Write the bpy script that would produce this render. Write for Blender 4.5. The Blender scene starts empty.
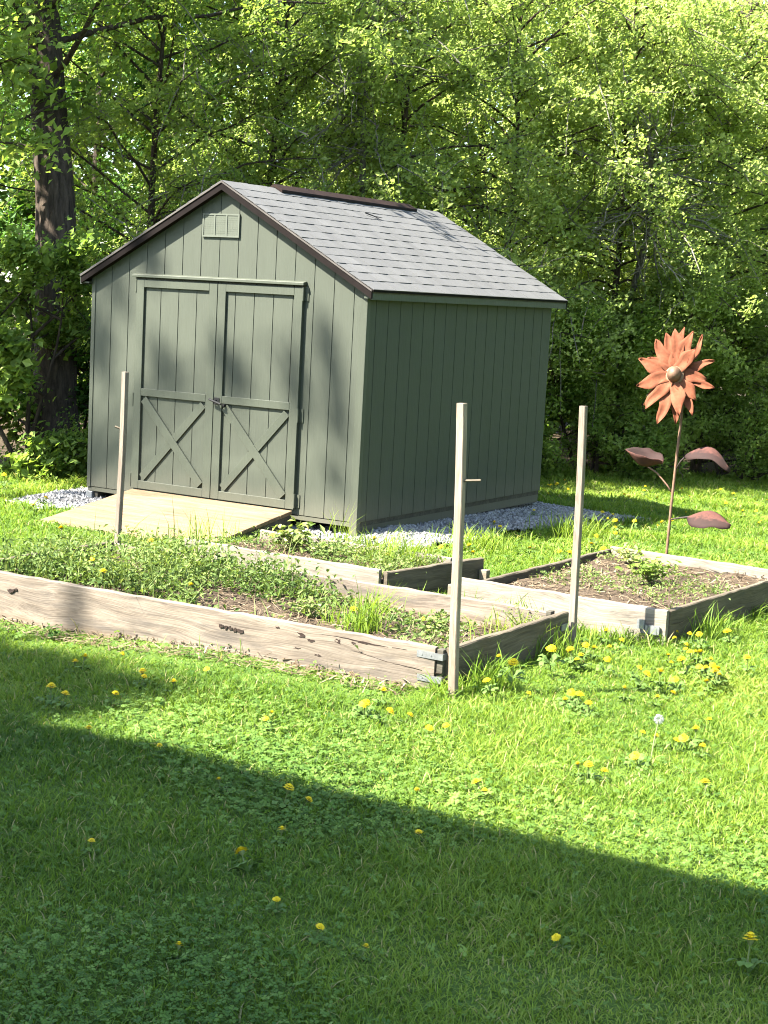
import bpy, bmesh, math, random
import numpy as np
from mathutils import Vector, Matrix
R = math.radians
random.seed(7)
rng = np.random.default_rng(7)
scene = bpy.context.scene
COL = scene.collection

# ------------------------------------------------------------------ basics
CAM = np.array([7.1446, -11.5802, 1.962])
YAW, PITCH, ROLL, FPX = -0.5356, 0.1355, 0.0529, 1591.6
FWD2 = np.array([math.sin(YAW), math.cos(YAW)]); RGT2 = np.array([math.cos(YAW), -math.sin(YAW)])
SUN_D = np.array([0.54, 0.66, -1.0]); SUN_D /= np.linalg.norm(SUN_D)

def ds(D, s):
    q = CAM[:2] + D * FWD2 + s * RGT2
    return q[0], q[1]

def smooth(a, b, x):
    t = np.clip((x - a) / (b - a), 0, 1)
    return t * t * (3 - 2 * t)

def ground_z(x, y):
    x = np.asarray(x, float); y = np.asarray(y, float)
    z = -0.16 - 0.028 * np.maximum(0, y - 1.5) * smooth(1.0, 4.0, y)
    z = np.maximum(z, -0.55)
    z = z - 0.11 * smooth(2.9, 0.0, x) * smooth(-3.95, -4.3, y)      # the lawn dips towards the left end of the front board
    z = z + 0.012 * np.sin(x * 1.3 + 0.4) * np.sin(y * 1.1 + 1.0) + 0.008 * np.sin(x * 3.1 + y * 2.3)
    return z

def sines(seed, n, fmin, fmax):
    r_ = np.random.default_rng(seed)
    ang = r_.uniform(0, 2 * np.pi, n); f = r_.uniform(fmin, fmax, n); ph = r_.uniform(0, 6.28, n)
    def fn(x, y):
        o = 0
        for a, k, p in zip(ang, f, ph):
            o = o + np.sin((x * np.cos(a) + y * np.sin(a)) * k + p)
        return o / math.sqrt(n)
    return fn
n_big = sines(1, 6, 0.5, 1.6); n_mid = sines(2, 8, 2.0, 6.0); n_fine = sines(3, 8, 7.0, 18.0)

WORLD = {}
def wloc(o):
    return WORLD.get(o.name, Vector((0, 0, 0)))

def link(o, parent=None, loc=(0, 0, 0)):
    COL.objects.link(o)
    loc = Vector(loc)
    if parent is not None:
        o.parent = parent
        o.location = loc - wloc(parent)
    else:
        o.location = loc
    WORLD[o.name] = loc
    return o

def tag(o, label=None, cat=None, group=None, kind=None):
    if label: o['label'] = label
    if cat: o['category'] = cat
    if group: o['group'] = group
    if kind: o['kind'] = kind
    return o

def thing(name, label, cat, loc=(0, 0, 0), group=None, kind=None):
    o = bpy.data.objects.new(name, None)
    o.empty_display_size = 0.1
    link(o, None, loc)
    return tag(o, label, cat, group, kind)

def copy_tree(o, parent=None):
    c = o.copy(); COL.objects.link(c)
    if parent is not None: c.parent = parent
    for ch in o.children:
        copy_tree(ch, c)
    return c

def np_mesh(name, V, faces, mat=None, tint=None, smooth_shade=False):
    """V (n,3); faces = list of int arrays (m,k) with constant k each."""
    me = bpy.data.meshes.new(name)
    V = np.asarray(V, np.float32)
    me.vertices.add(len(V)); me.vertices.foreach_set('co', V.ravel())
    loops = np.concatenate([np.asarray(f, np.int32).ravel() for f in faces])
    tot = np.concatenate([np.full(len(f), np.asarray(f).shape[1], np.int32) for f in faces])
    start = np.concatenate([[0], np.cumsum(tot)[:-1]]).astype(np.int32)
    me.loops.add(len(loops)); me.loops.foreach_set('vertex_index', loops)
    me.polygons.add(len(tot)); me.polygons.foreach_set('loop_start', start)
    try: me.polygons.foreach_set('loop_total', tot)
    except Exception: pass
    me.polygons.foreach_set('use_smooth', np.full(len(tot), bool(smooth_shade)))
    if tint is not None:
        at = me.attributes.new('tint', 'FLOAT', 'POINT')
        at.data.foreach_set('value', np.asarray(tint, np.float32))
    me.update(calc_edges=True)
    if mat is not None: me.materials.append(mat)
    return me

def np_obj(name, V, faces, mat, parent=None, tint=None, loc=(0, 0, 0), smooth_shade=False):
    V = np.asarray(V, float) - np.array(loc)
    return link(bpy.data.objects.new(name, np_mesh(name, V, faces, mat, tint, smooth_shade)), parent, loc)

class MB:
    """gathers simple solids into one mesh"""
    def __init__(s): s.v = []; s.f = []
    def add(s, verts, faces):
        o = len(s.v); s.v += [tuple(v) for v in verts]; s.f += [tuple(i + o for i in f) for f in faces]
        return s
    def box(s, x0, x1, y0, y1, z0, z1, M=None):
        vs = [Vector((x, y, z)) for z in (z0, z1) for y in (y0, y1) for x in (x0, x1)]
        if M is not None: vs = [M @ v for v in vs]
        return s.add(vs, [(0, 2, 3, 1), (4, 5, 7, 6), (0, 1, 5, 4), (1, 3, 7, 5), (3, 2, 6, 7), (2, 0, 4, 6)])
    def prism(s, pts, h, M):
        n = len(pts)
        vs = [M @ Vector((a, b, 0)) for a, b in pts] + [M @ Vector((a, b, h)) for a, b in pts]
        return s.add(vs, [tuple(range(n))[::-1], tuple(range(n, 2 * n))] + [(i, (i + 1) % n, n + (i + 1) % n, n + i) for i in range(n)])
    def tube(s, path, rad, n=8, cap=True):
        V, F = tube_np(np.array(path, float), np.array(rad, float) if hasattr(rad, '__len__') else np.full(len(path), rad), n)
        fs = [tuple(q) for q in F]
        if cap:
            fs += [tuple(range(n))[::-1], tuple(range(len(V) - n, len(V)))]
        return s.add(V, fs)
    def obj(s, name, mat, parent=None, loc=(0, 0, 0), bevel=0.0, smooth_shade=False):
        me = bpy.data.meshes.new(name)
        L = Vector(loc)
        me.from_pydata([tuple(Vector(v) - L) for v in s.v], [], s.f)
        me.materials.append(mat)
        bm = bmesh.new(); bm.from_mesh(me)
        bmesh.ops.recalc_face_normals(bm, faces=bm.faces)
        if bevel > 0:
            bmesh.ops.bevel(bm, geom=[e for e in bm.edges if len(e.link_faces) == 2 and e.calc_face_angle() > 0.5], offset=bevel, segments=1, affect='EDGES', clamp_overlap=True)
        if smooth_shade:
            for f in bm.faces: f.smooth = True
        bm.to_mesh(me); bm.free()
        return link(bpy.data.objects.new(name, me), parent, loc)

def tube_np(path, rad, n=6):
    P = path; k = len(P)
    T = np.gradient(P, axis=0); T /= np.linalg.norm(T, axis=1)[:, None] + 1e-9
    ref = np.array([0.0, 0.0, 1.0]) if abs(T[0, 2]) < 0.9 else np.array([1.0, 0.0, 0.0])
    U = np.cross(T, ref); U /= np.linalg.norm(U, axis=1)[:, None] + 1e-9
    W = np.cross(T, U)
    a = np.arange(n) * 2 * np.pi / n
    V = P[:, None, :] + rad[:, None, None] * (np.cos(a)[None, :, None] * U[:, None, :] + np.sin(a)[None, :, None] * W[:, None, :])
    i = np.arange(k - 1)[:, None] * n; j = np.arange(n)[None, :]; j2 = (j + 1) % n
    F = np.stack([i + j, i + j2, i + n + j2, i + n + j], -1).reshape(-1, 4)
    return V.reshape(-1, 3), F

# ------------------------------------------------------------------ materials
class NT:
    def __init__(s, name):
        s.m = bpy.data.materials.new(name); s.m.use_nodes = True
        s.t = s.m.node_tree; s.t.nodes.clear()
        s.out = s.t.nodes.new('ShaderNodeOutputMaterial')
    def n(s, typ, **kw):
        nd = s.t.nodes.new(typ)
        for k, v in kw.items():
            if k in nd.inputs.keys() if isinstance(k, str) else False: nd.inputs[k].default_value = v
            else: setattr(nd, k, v)
        return nd
    def l(s, a, b): s.t.links.new(a, b)
    def noise(s, vec, scale, detail=4, rough=0.55, dist=0.0):
        nd = s.t.nodes.new('ShaderNodeTexNoise')
        nd.inputs['Scale'].default_value = scale; nd.inputs['Detail'].default_value = detail
        nd.inputs['Roughness'].default_value = rough; nd.inputs['Distortion'].default_value = dist
        if vec is not None: s.l(vec, nd.inputs['Vector'])
        return nd.outputs['Fac']
    def mapping(s, src, scale=(1, 1, 1), loc=(0, 0, 0)):
        nd = s.t.nodes.new('ShaderNodeMapping')
        nd.inputs['Scale'].default_value = scale; nd.inputs['Location'].default_value = loc
        s.l(src, nd.inputs['Vector']); return nd.outputs['Vector']
    def ramp(s, fac, stops):
        nd = s.t.nodes.new('ShaderNodeValToRGB')
        e = nd.color_ramp.elements
        while len(e) < len(stops): e.new(0.5)
        for el, (p, c) in zip(e, stops):
            el.position = p; el.color = (c[0], c[1], c[2], 1) if hasattr(c, '__len__') else (c, c, c, 1)
        s.l(fac, nd.inputs['Fac']); return nd.outputs['Color']
    def mix(s, fac, a, b, typ='MIX'):
        nd = s.t.nodes.new('ShaderNodeMix'); nd.data_type = 'RGBA'; nd.blend_type = typ
        ins = [nd.inputs[0], nd.inputs[6], nd.inputs[7]]
        for i, v in zip(ins, (fac, a, b)):
            if hasattr(v, 'is_linked') or hasattr(v, 'links'): s.l(v, i)
            elif i is ins[0]: i.default_value = v
            else: i.default_value = (v[0], v[1], v[2], 1)
        return nd.outputs[2]
    def math(s, op, a, b=None):
        nd = s.t.nodes.new('ShaderNodeMath'); nd.operation = op
        for i, v in enumerate((a, b)):
            if v is None: continue
            if hasattr(v, 'links'): s.l(v, nd.inputs[i])
            else: nd.inputs[i].default_value = v
        return nd.outputs[0]
    def bump(s, h, strength=0.3, dist=0.01):
        nd = s.t.nodes.new('ShaderNodeBump'); nd.inputs['Strength'].default_value = strength; nd.inputs['Distance'].default_value = dist
        s.l(h, nd.inputs['Height']); return nd.outputs['Normal']
    def principled(s, col, rough=0.8, normal=None, spec=0.3, metal=0.0):
        b = s.t.nodes.new('ShaderNodeBsdfPrincipled')
        if hasattr(col, 'links'): s.l(col, b.inputs['Base Color'])
        else: b.inputs['Base Color'].default_value = (*col, 1)
        if hasattr(rough, 'links'): s.l(rough, b.inputs['Roughness'])
        else: b.inputs['Roughness'].default_value = rough
        b.inputs['Specular IOR Level'].default_value = spec; b.inputs['Metallic'].default_value = metal
        if normal is not None: s.l(normal, b.inputs['Normal'])
        s.l(b.outputs[0], s.out.inputs['Surface']); return b
    def obj(s): return s.t.nodes.new('ShaderNodeTexCoord').outputs['Object']
    def geo(s): return s.t.nodes.new('ShaderNodeNewGeometry').outputs['Position']
    def attr(s, name='tint'):
        a = s.t.nodes.new('ShaderNodeAttribute'); a.attribute_name = name; return a.outputs['Fac']
    def rnd(s): return s.t.nodes.new('ShaderNodeObjectInfo').outputs['Random']

KV = 0.62      # one reflectance scale for all man-made and mineral surfaces
def kc(c): return tuple(x * KV for x in c)
def m_plain(name, col, rough=0.7, var=0.15, scale=12, bump=0.15, spec=0.3, metal=0.0):
    col = kc(col)
    t = NT(name); o = t.obj(); f = t.noise(o, scale, 5)
    c = t.ramp(f, [(0.3, [x * (1 - var) for x in col]), (0.7, [min(1, x * (1 + var)) for x in col])])
    t.principled(c, rough, t.bump(t.noise(o, scale * 6, 3), bump, 0.004), spec, metal); return t.m

def m_leaf(name, stops, trans=0.4, rough=0.55, tcol=(1.2, 1.2, 0.6), spec=0.12, k=1.2):
    """foliage: reflecting and light-passing blade; colour varies leaf by leaf"""
    stops = [(p, tuple(x * k for x in c)) for p, c in stops]
    t = NT(name); c = t.ramp(t.attr(), stops)
    b = t.principled(c, rough, None, spec)
    tr = t.t.nodes.new('ShaderNodeBsdfTranslucent'); t.l(t.mix(1.0, c, tcol, 'MULTIPLY'), tr.inputs['Color'])
    mx = t.t.nodes.new('ShaderNodeMixShader'); mx.inputs[0].default_value = trans
    t.l(b.outputs[0], mx.inputs[1]); t.l(tr.outputs[0], mx.inputs[2]); t.l(mx.outputs[0], t.out.inputs['Surface'])
    return t.m

def m_wood(name, dark, mid, light, rough=0.85, grain=1.0, stain=0.0, stain_col=(0.05, 0.045, 0.04), low=None):
    """weathered lumber, grain along local x"""
    dark, mid, light = kc(dark), kc(mid), kc(light)
    if low is not None: low = (low[0], low[1], kc(low[2]))
    t = NT(name); o = t.obj(); r_ = t.rnd()
    off = t.t.nodes.new('ShaderNodeCombineXYZ')
    t.l(t.math('MULTIPLY', r_, 37.0), off.inputs[0]); t.l(t.math('MULTIPLY', r_, 11.0), off.inputs[2])
    va = t.t.nodes.new('ShaderNodeVectorMath'); va.operation = 'ADD'; t.l(o, va.inputs[0]); t.l(off.outputs[0], va.inputs[1]); v = va.outputs[0]
    warp = t.noise(t.mapping(v, (0.9, 3, 3)), 1.2, 2)
    wv = t.t.nodes.new('ShaderNodeVectorMath'); wv.operation = 'ADD'
    sc = t.t.nodes.new('ShaderNodeCombineXYZ'); t.l(t.math('MULTIPLY', warp, 0.22), sc.inputs[2]); t.l(t.math('MULTIPLY', warp, 0.1), sc.inputs[1])
    t.l(v, wv.inputs[0]); t.l(sc.outputs[0], wv.inputs[1])
    g1 = t.noise(t.mapping(wv.outputs[0], (1.2, 34 * grain, 34 * grain)), 1.0, 5, 0.65)
    g2 = t.noise(t.mapping(wv.outputs[0], (3.0, 160 * grain, 160 * grain)), 1.0, 3, 0.6)
    blot = t.noise(t.mapping(v, (1.6, 6, 6)), 1.3, 5, 0.6)
    c = t.ramp(g1, [(0.28, dark), (0.5, mid), (0.72, light)])
    c = t.mix(0.35, c, t.ramp(g2, [(0.35, [x * 0.55 for x in mid]), (0.6, light)]), 'MIX')
    c = t.mix(1.0, c, t.ramp(blot, [(0.3, 0.72), (0.62, 1.1)]), 'MULTIPLY')
    if stain > 0:
        st = t.noise(t.mapping(v, (1.5, 9, 9)), 1.8, 5, 0.65, 0.4)
        c = t.mix(t.ramp(st, [(0.66 - stain * 0.2, 0.0), (0.8, 0.85)]), c, stain_col)
    if low is not None:
        sep = t.t.nodes.new('ShaderNodeSeparateXYZ'); t.l(o, sep.inputs[0])
        f = t.math('ADD', sep.outputs[2], t.math('MULTIPLY', t.noise(t.mapping(v, (5, 5, 9)), 1.5, 4), 0.12))
        c = t.mix(t.ramp(f, [(low[0], 0.75), (low[1], 0.0)]), c, low[2])
    h = t.math('ADD', g1, t.math('MULTIPLY', g2, 0.5))
    t.principled(c, rough, t.bump(h, 0.5, 0.006), 0.2); return t.m

def m_paint(name, col, rough=0.62):
    """flat exterior paint on rough-sawn siding, grain vertical"""
    col = kc(col)
    t = NT(name); p = t.geo()
    g = t.noise(t.mapping(p, (90, 90, 5)), 1.0, 4, 0.6)
    b = t.noise(p, 1.7, 4, 0.6); s_ = t.noise(t.mapping(p, (14, 14, 2.2)), 1.0, 3)
    c = t.ramp(b, [(0.3, [x * 0.93 for x in col]), (0.7, [x * 1.06 for x in col])])
    c = t.mix(0.5, c, t.ramp(s_, [(0.3, [x * 0.93 for x in col]), (0.75, [x * 1.09 for x in col])]))
    sep = t.t.nodes.new('ShaderNodeSeparateXYZ'); t.l(p, sep.inputs[0])
    f = t.math('ADD', sep.outputs[2], t.math('MULTIPLY', t.noise(p, 5, 4), 0.22))
    c = t.mix(t.ramp(f, [(0.04, 0.42), (0.36, 0.0)]), c, (0.12, 0.105, 0.075))      # rain-splash dirt near the base
    t.principled(c, rough, t.bump(g, 0.5, 0.004), 0.2); return t.m

PAINT = (0.071, 0.080, 0.058)
M = {}
M['paint'] = m_paint('shed_paint', PAINT)
M['trim'] = m_paint('shed_trim_paint', tuple(x * 1.03 for x in PAINT), 0.5)
M['brown_metal'] = m_plain('brown_drip_metal', (0.011, 0.008, 0.007), 0.75, 0.25, 8, 0.1, 0.06)
M['vent'] = m_paint('faded_vent_paint', (0.118, 0.130, 0.100), 0.5)
M['lip'] = m_plain('weathered_edge_metal', (0.10, 0.088, 0.078), 0.7, 0.2, 8, 0.1, 0.15)
M['black'] = m_plain('black_metal', (0.02, 0.02, 0.02), 0.6, 0.3, 20, 0.1, 0.15)
M['galv'] = m_plain('galvanised_metal', (0.30, 0.31, 0.31), 0.5, 0.2, 30, 0.1, 0.5, 0.6)
M['dark_wood'] = m_wood('treated_skid_wood', (0.05, 0.05, 0.04), (0.09, 0.08, 0.06), (0.13, 0.12, 0.09))
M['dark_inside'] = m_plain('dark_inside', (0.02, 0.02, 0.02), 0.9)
M['bed_wood'] = m_wood('weathered_bed_board', (0.075, 0.060, 0.046), (0.205, 0.165, 0.124), (0.315, 0.265, 0.21), stain=0.85, low=(0.08, 0.24, (0.25, 0.17, 0.095)))
M['pale_wood'] = m_wood('bleached_bed_board', (0.125, 0.104, 0.08), (0.245, 0.21, 0.163), (0.34, 0.30, 0.24), stain=0.6, low=(0.02, 0.12, (0.19, 0.15, 0.10)))
M['gray_wood'] = m_wood('grey_bed_board', (0.055, 0.044, 0.030), (0.125, 0.10, 0.068), (0.20, 0.166, 0.118), stain=0.5, low=(0.03, 0.14, (0.09, 0.066, 0.044)))
M['stake_wood'] = m_wood('stake_lumber', (0.20, 0.142, 0.098), (0.32, 0.245, 0.175), (0.39, 0.318, 0.243), grain=1.4)
M['stake_gray'] = m_wood('greyed_stake_lumber', (0.15, 0.117, 0.086), (0.25, 0.2, 0.152), (0.33, 0.275, 0.218), grain=1.4)
M['ramp_wood'] = m_wood('new_ramp_plank', (0.12, 0.074, 0.038), (0.225, 0.15, 0.085), (0.29, 0.21, 0.132), grain=0.8, stain=0.3, stain_col=(0.10, 0.08, 0.05))
M['rot'] = m_plain('rotten_hole', (0.03, 0.018, 0.012), 0.95, 0.4, 60, 0.5)

def m_shingle():
    t = NT('asphalt_shingle'); p = t.geo(); a = t.attr()
    c = t.ramp(a, [(0.0, kc((0.086, 0.086, 0.084))), (0.5, kc((0.125, 0.124, 0.12))), (1.0, kc((0.16, 0.158, 0.152)))])
    sp = t.noise(p, 260, 2, 0.7)
    c = t.mix(1.0, c, t.ramp(sp, [(0.3, 0.72), (0.7, 1.25)]), 'MULTIPLY')
    st = t.noise(t.mapping(p, (1.5, 4, 1.5)), 1.0, 4)
    c = t.mix(1.0, c, t.ramp(st, [(0.3, 0.9), (0.7, 1.07)]), 'MULTIPLY')
    t.principled(c, 0.9, t.bump(sp, 0.4, 0.003), 0.2); return t.m
M['shingle'] = m_shingle()

def m_rust():
    t = NT('rusted_sheet_steel'); o = t.geo()
    a = t.noise(o, 9, 5, 0.6); b = t.noise(o, 55, 4, 0.65)
    c = t.ramp(a, [(0.3, kc((0.125, 0.042, 0.022))), (0.5, kc((0.215, 0.074, 0.037))), (0.68, kc((0.265, 0.104, 0.057)))])
    c = t.mix(t.ramp(b, [(0.5, 0.0), (0.75, 0.6)]), c, (0.085, 0.026, 0.015))
    t.principled(c, 0.85, t.bump(b, 0.3, 0.003), 0.1); return t.m
M['rust'] = m_rust()
def m_rust_dark():
    t = NT('rusted_leaf_steel'); o = t.geo()
    a = t.noise(o, 7, 5, 0.6); b = t.noise(o, 40, 4, 0.65)
    c = t.ramp(a, [(0.35, (0.03, 0.014, 0.011)), (0.52, (0.07, 0.029, 0.022)), (0.7, (0.055, 0.023, 0.017))])
    c = t.mix(t.ramp(b, [(0.5, 0.0), (0.72, 0.7)]), c, (0.024, 0.014, 0.012))
    rim = t.math('ADD', t.attr(), t.math('MULTIPLY', t.math('SUBTRACT', t.noise(o, 30, 4), 0.5), 0.5))
    c = t.mix(t.ramp(rim, [(0.42, 0.0), (0.58, 0.85)]), c, kc((0.026, 0.016, 0.014)))
    t.principled(c, 0.8, t.bump(b, 0.25, 0.003), 0.15); return t.m
M['rust_leaf'] = m_rust_dark()
M['rod'] = m_plain('rusted_rod', (0.20, 0.115, 0.07), 0.7, 0.3, 25, 0.2)
M['rod_dark'] = m_plain('dark_rusted_rod', (0.04, 0.028, 0.024), 0.7, 0.3, 25, 0.2)

def m_ground():
    t = NT('lawn_earth'); p = t.geo()
    a = t.noise(p, 2.2, 6, 0.65); b = t.noise(p, 60, 4, 0.7)
    grass = t.ramp(b, [(0.25, (0.028, 0.05, 0.01)), (0.5, (0.055, 0.095, 0.016)), (0.78, (0.10, 0.13, 0.03))])
    earth = t.ramp(b, [(0.3, (0.03, 0.022, 0.014)), (0.7, (0.075, 0.055, 0.035))])
    sep = t.t.nodes.new('ShaderNodeSeparateXYZ'); t.l(p, sep.inputs[0])
    # wood edge: a straight line with a ragged border
    sd = t.math('SUBTRACT', t.math('MULTIPLY', t.math('ADD', sep.outputs[0], 4.9), 0.933), t.math('MULTIPLY', t.math('SUBTRACT', sep.outputs[1], 0.85), 0.360))
    sd = t.math('ADD', sd, t.math('MULTIPLY', t.math('SUBTRACT', a, 0.5), 1.6))
    c = t.mix(t.ramp(t.math('ADD', t.math('MULTIPLY', sd, 0.5), 0.5), [(0.42, 0.0), (0.6, 1.0)]), earth, grass)
    t.principled(c, 0.95, t.bump(b, 0.6, 0.02), 0.1); return t.m
M['ground'] = m_ground()

GR = [(0.0, (0.030, 0.068, 0.011)), (0.35, (0.088, 0.150, 0.019)), (0.7, (0.152, 0.212, 0.030)), (0.9, (0.20, 0.245, 0.05)), (1.0, (0.27, 0.235, 0.11))]
M['grass'] = m_leaf('grass_blade', GR, 0.48, 0.5, (1.2, 1.2, 0.6))
M['clover'] = m_leaf('clover_leaf', [(0.0, (0.035, 0.078, 0.014)), (0.6, (0.082, 0.142, 0.025)), (1.0, (0.13, 0.19, 0.04))], 0.35, 0.5)
M['weed'] = m_leaf('weed_leaf', [(0.0, (0.035, 0.065, 0.018)), (0.5, (0.088, 0.13, 0.034)), (0.85, (0.155, 0.19, 0.06)), (1.0, (0.30, 0.26, 0.12))], 0.38, 0.55)
M['straw'] = m_leaf('dry_straw', [(0.0, (0.05, 0.034, 0.02)), (0.5, (0.115, 0.085, 0.052)), (1.0, (0.22, 0.18, 0.12))], 0.15, 0.7, (1, 0.9, 0.7))
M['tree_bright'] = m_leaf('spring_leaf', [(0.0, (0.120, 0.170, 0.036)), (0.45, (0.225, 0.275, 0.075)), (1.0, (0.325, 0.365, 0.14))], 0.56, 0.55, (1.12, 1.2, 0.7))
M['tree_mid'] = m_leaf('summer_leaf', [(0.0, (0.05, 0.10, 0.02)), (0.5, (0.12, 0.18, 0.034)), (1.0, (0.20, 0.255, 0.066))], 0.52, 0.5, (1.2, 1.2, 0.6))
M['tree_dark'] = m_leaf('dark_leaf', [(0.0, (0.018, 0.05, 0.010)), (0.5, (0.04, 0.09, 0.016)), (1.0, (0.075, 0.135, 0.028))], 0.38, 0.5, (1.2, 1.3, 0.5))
def m_bark(name, a, b):
    t = NT(name); o = t.geo()
    g = t.noise(t.mapping(o, (22, 22, 3.5)), 1.0, 6, 0.7, 0.3)
    c = t.ramp(g, [(0.32, a), (0.66, b)])
    t.principled(c, 0.92, t.bump(g, 0.9, 0.03), 0.15); return t.m
M['bark'] = m_bark('dark_bark', (0.016, 0.012, 0.009), (0.075, 0.056, 0.040))
M['bark_gray'] = m_bark('grey_bark', (0.07, 0.06, 0.05), (0.20, 0.18, 0.15))
M['bark_pale'] = m_bark('bleached_bark', (0.11, 0.10, 0.085), (0.25, 0.23, 0.20))

def m_soil():
    t = NT('garden_soil'); p = t.geo()
    a = t.noise(p, 6, 6, 0.65); b = t.noise(p, 70, 5, 0.7)
    c = t.ramp(b, [(0.25, kc((0.042, 0.030, 0.020))), (0.5, kc((0.12, 0.088, 0.06))), (0.8, kc((0.23, 0.18, 0.13)))])
    c = t.mix(1.0, c, t.ramp(a, [(0.3, 0.75), (0.7, 1.2)]), 'MULTIPLY')
    t.principled(c, 0.95, t.bump(b, 0.9, 0.03), 0.1); return t.m
M['soil'] = m_soil()
def m_stone():
    t = NT('crushed_stone'); a = t.attr(); p = t.geo(); n_ = t.noise(p, 120, 3)
    c = t.ramp(a, [(0.0, kc((0.17, 0.168, 0.162))), (0.5, kc((0.32, 0.312, 0.298))), (1.0, kc((0.45, 0.445, 0.435)))])
    c = t.mix(1.0, c, t.ramp(n_, [(0.3, 0.8), (0.7, 1.15)]), 'MULTIPLY')
    t.principled(c, 0.9, None, 0.2); return t.m
M['stone'] = m_stone()
M['stone_bed'] = m_plain('stone_dust', (0.12, 0.12, 0.122), 0.95, 0.3, 50, 0.6)
M['dandelion'] = m_plain('dandelion_yellow', (0.95, 0.70, 0.012), 0.6, 0.12, 200, 0.1, 0.2)
M['stem'] = m_plain('flower_stem', (0.16, 0.2, 0.06), 0.6, 0.15, 40, 0.1)
M['rosette'] = m_plain('rosette_leaf', (0.085, 0.155, 0.022), 0.8, 0.25, 30, 0.1)
M['fluff'] = m_plain('seed_fluff', (0.42, 0.43, 0.43), 0.9, 0.05, 40, 0.1)
M['yellow_weed'] = M['dandelion']

# ------------------------------------------------------------------ render, camera, light
cam_d = bpy.data.cameras.new('camera'); cam = bpy.data.objects.new('camera', cam_d); COL.objects.link(cam)
fw = Vector((math.cos(PITCH) * math.sin(YAW), math.cos(PITCH) * math.cos(YAW), -math.sin(PITCH)))
rg = Vector((math.cos(YAW), -math.sin(YAW), 0)); up = rg.cross(fw)
rg2 = rg * math.cos(ROLL) + up * math.sin(ROLL); up2 = -rg * math.sin(ROLL) + up * math.cos(ROLL)
mw = Matrix((rg2, up2, -fw)).transposed().to_4x4(); mw.translation = Vector(CAM)
cam.matrix_world = mw
cam_d.sensor_fit = 'HORIZONTAL'; cam_d.sensor_width = 36.0; cam_d.lens = FPX / 768 * 36.0
cam_d.clip_start = 0.05; cam_d.clip_end = 1000
scene.camera = cam
scene.render.resolution_x = 768; scene.render.resolution_y = 1024
w = bpy.data.worlds.new('World'); scene.world = w; w.use_nodes = True
nt = w.node_tree; nt.nodes.clear()
sky = nt.nodes.new('ShaderNodeTexSky'); sky.sky_type = 'NISHITA'; sky.sun_disc = False
sky.sun_elevation = math.asin(-SUN_D[2]); sky.sun_rotation = math.atan2(-SUN_D[0], -SUN_D[1])
bg = nt.nodes.new('ShaderNodeBackground'); bg.inputs[1].default_value = 0.092
wo = nt.nodes.new('ShaderNodeOutputWorld'); nt.links.new(sky.outputs[0], bg.inputs[0]); nt.links.new(bg.outputs[0], wo.inputs[0])
sd_ = bpy.data.lights.new('sun', 'SUN'); sd_.energy = 5.0; sd_.angle = R(0.53); sd_.color = (1.0, 0.95, 0.86)
so = bpy.data.objects.new('sun', sd_); COL.objects.link(so); so.rotation_euler = Vector(SUN_D).to_track_quat('-Z', 'Y').to_euler(); so.location = (-20, -24, 40)
scene.view_settings.view_transform = 'Standard'; scene.view_settings.look = 'None'
scene.view_settings.exposure = 3.1; scene.view_settings.gamma = 1.0
cy = scene.cycles
cy.max_bounces = 7; cy.diffuse_bounces = 4; cy.glossy_bounces = 2; cy.transmission_bounces = 4; cy.transparent_max_bounces = 4
cy.caustics_reflective = False; cy.caustics_refractive = False; cy.use_denoising = True
cy.sample_clamp_indirect = 6.0; cy.filter_width = 1.05

# ------------------------------------------------------------------ ground
def wood_sd(x, y):            # > 0 on the lawn side of the wood's edge
    return (np.asarray(x) + 4.9) * 0.933 - (np.asarray(y) - 0.85) * 0.360

def make_ground():
    xs = np.concatenate([np.linspace(-400, -30, 12), np.arange(-28, -8, 0.5), np.arange(-8, 10, 0.14), np.arange(10.2, 24, 0.5), np.linspace(26, 400, 12)])
    ys = np.concatenate([np.linspace(-400, -26, 12), np.arange(-24, -10, 0.5), np.arange(-9.8, 16, 0.12), np.arange(16.2, 34, 0.5), np.linspace(36, 400, 12)])
    X, Y = np.meshgrid(xs, ys); Z = ground_z(X, Y)
    V = np.stack([X, Y, Z], -1).reshape(-1, 3)
    nx, ny = len(xs), len(ys)
    i = (np.arange(ny - 1)[:, None] * nx + np.arange(nx - 1)[None, :])
    F = np.stack([i, i + 1, i + nx + 1, i + nx], -1).reshape(-1, 4)
    o = np_obj('ground', V, [F], M['ground'], smooth_shade=True)
    tag(o, 'gently sloping lawn ground running back to the edge of the woods', 'ground', None, 'structure')
make_ground()

# gravel pad outline test
def in_gravel(x, y, grow=0.0):
    wob = 0.10 * n_mid(x, y) + 0.05 * n_fine(x, y)
    left = -3.05 - 0.52 - grow - wob; right = 0.95 + grow + wob * 1.2 - 0.25 * smooth(1.6, -0.2, y)
    front = -0.48 - grow - wob - 0.25 * smooth(-2.2, -3.0, x); back = 3.66 + 0.55 + grow + wob
    return (x > left) & (x < right) & (y > front) & (y < back)
def in_shed(x, y, g=0.0): return (x > -3.05 - g) & (x < 0 + g) & (y > -g) & (y < 3.66 + g)
RX0, RX1, RY0 = -2.46, -0.64, -1.27
def in_ramp(x, y, g=0.0): return (x > RX0 - g) & (x < RX1 + g) & (y > RY0 - g) & (y < 0.02)
BEDS = [(-0.42, 3.13, -4.12, -2.62), (-0.1, 1.77, -2.27, -1.25), (2.15, 3.70, -2.08, 0.08)]
def in_beds(x, y, g=0.0):
    m = np.zeros(np.shape(x), bool)
    for a, b, c, d in BEDS: m |= (x > a - g) & (x < b + g) & (y > c - g) & (y < d + g)
    return m

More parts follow.
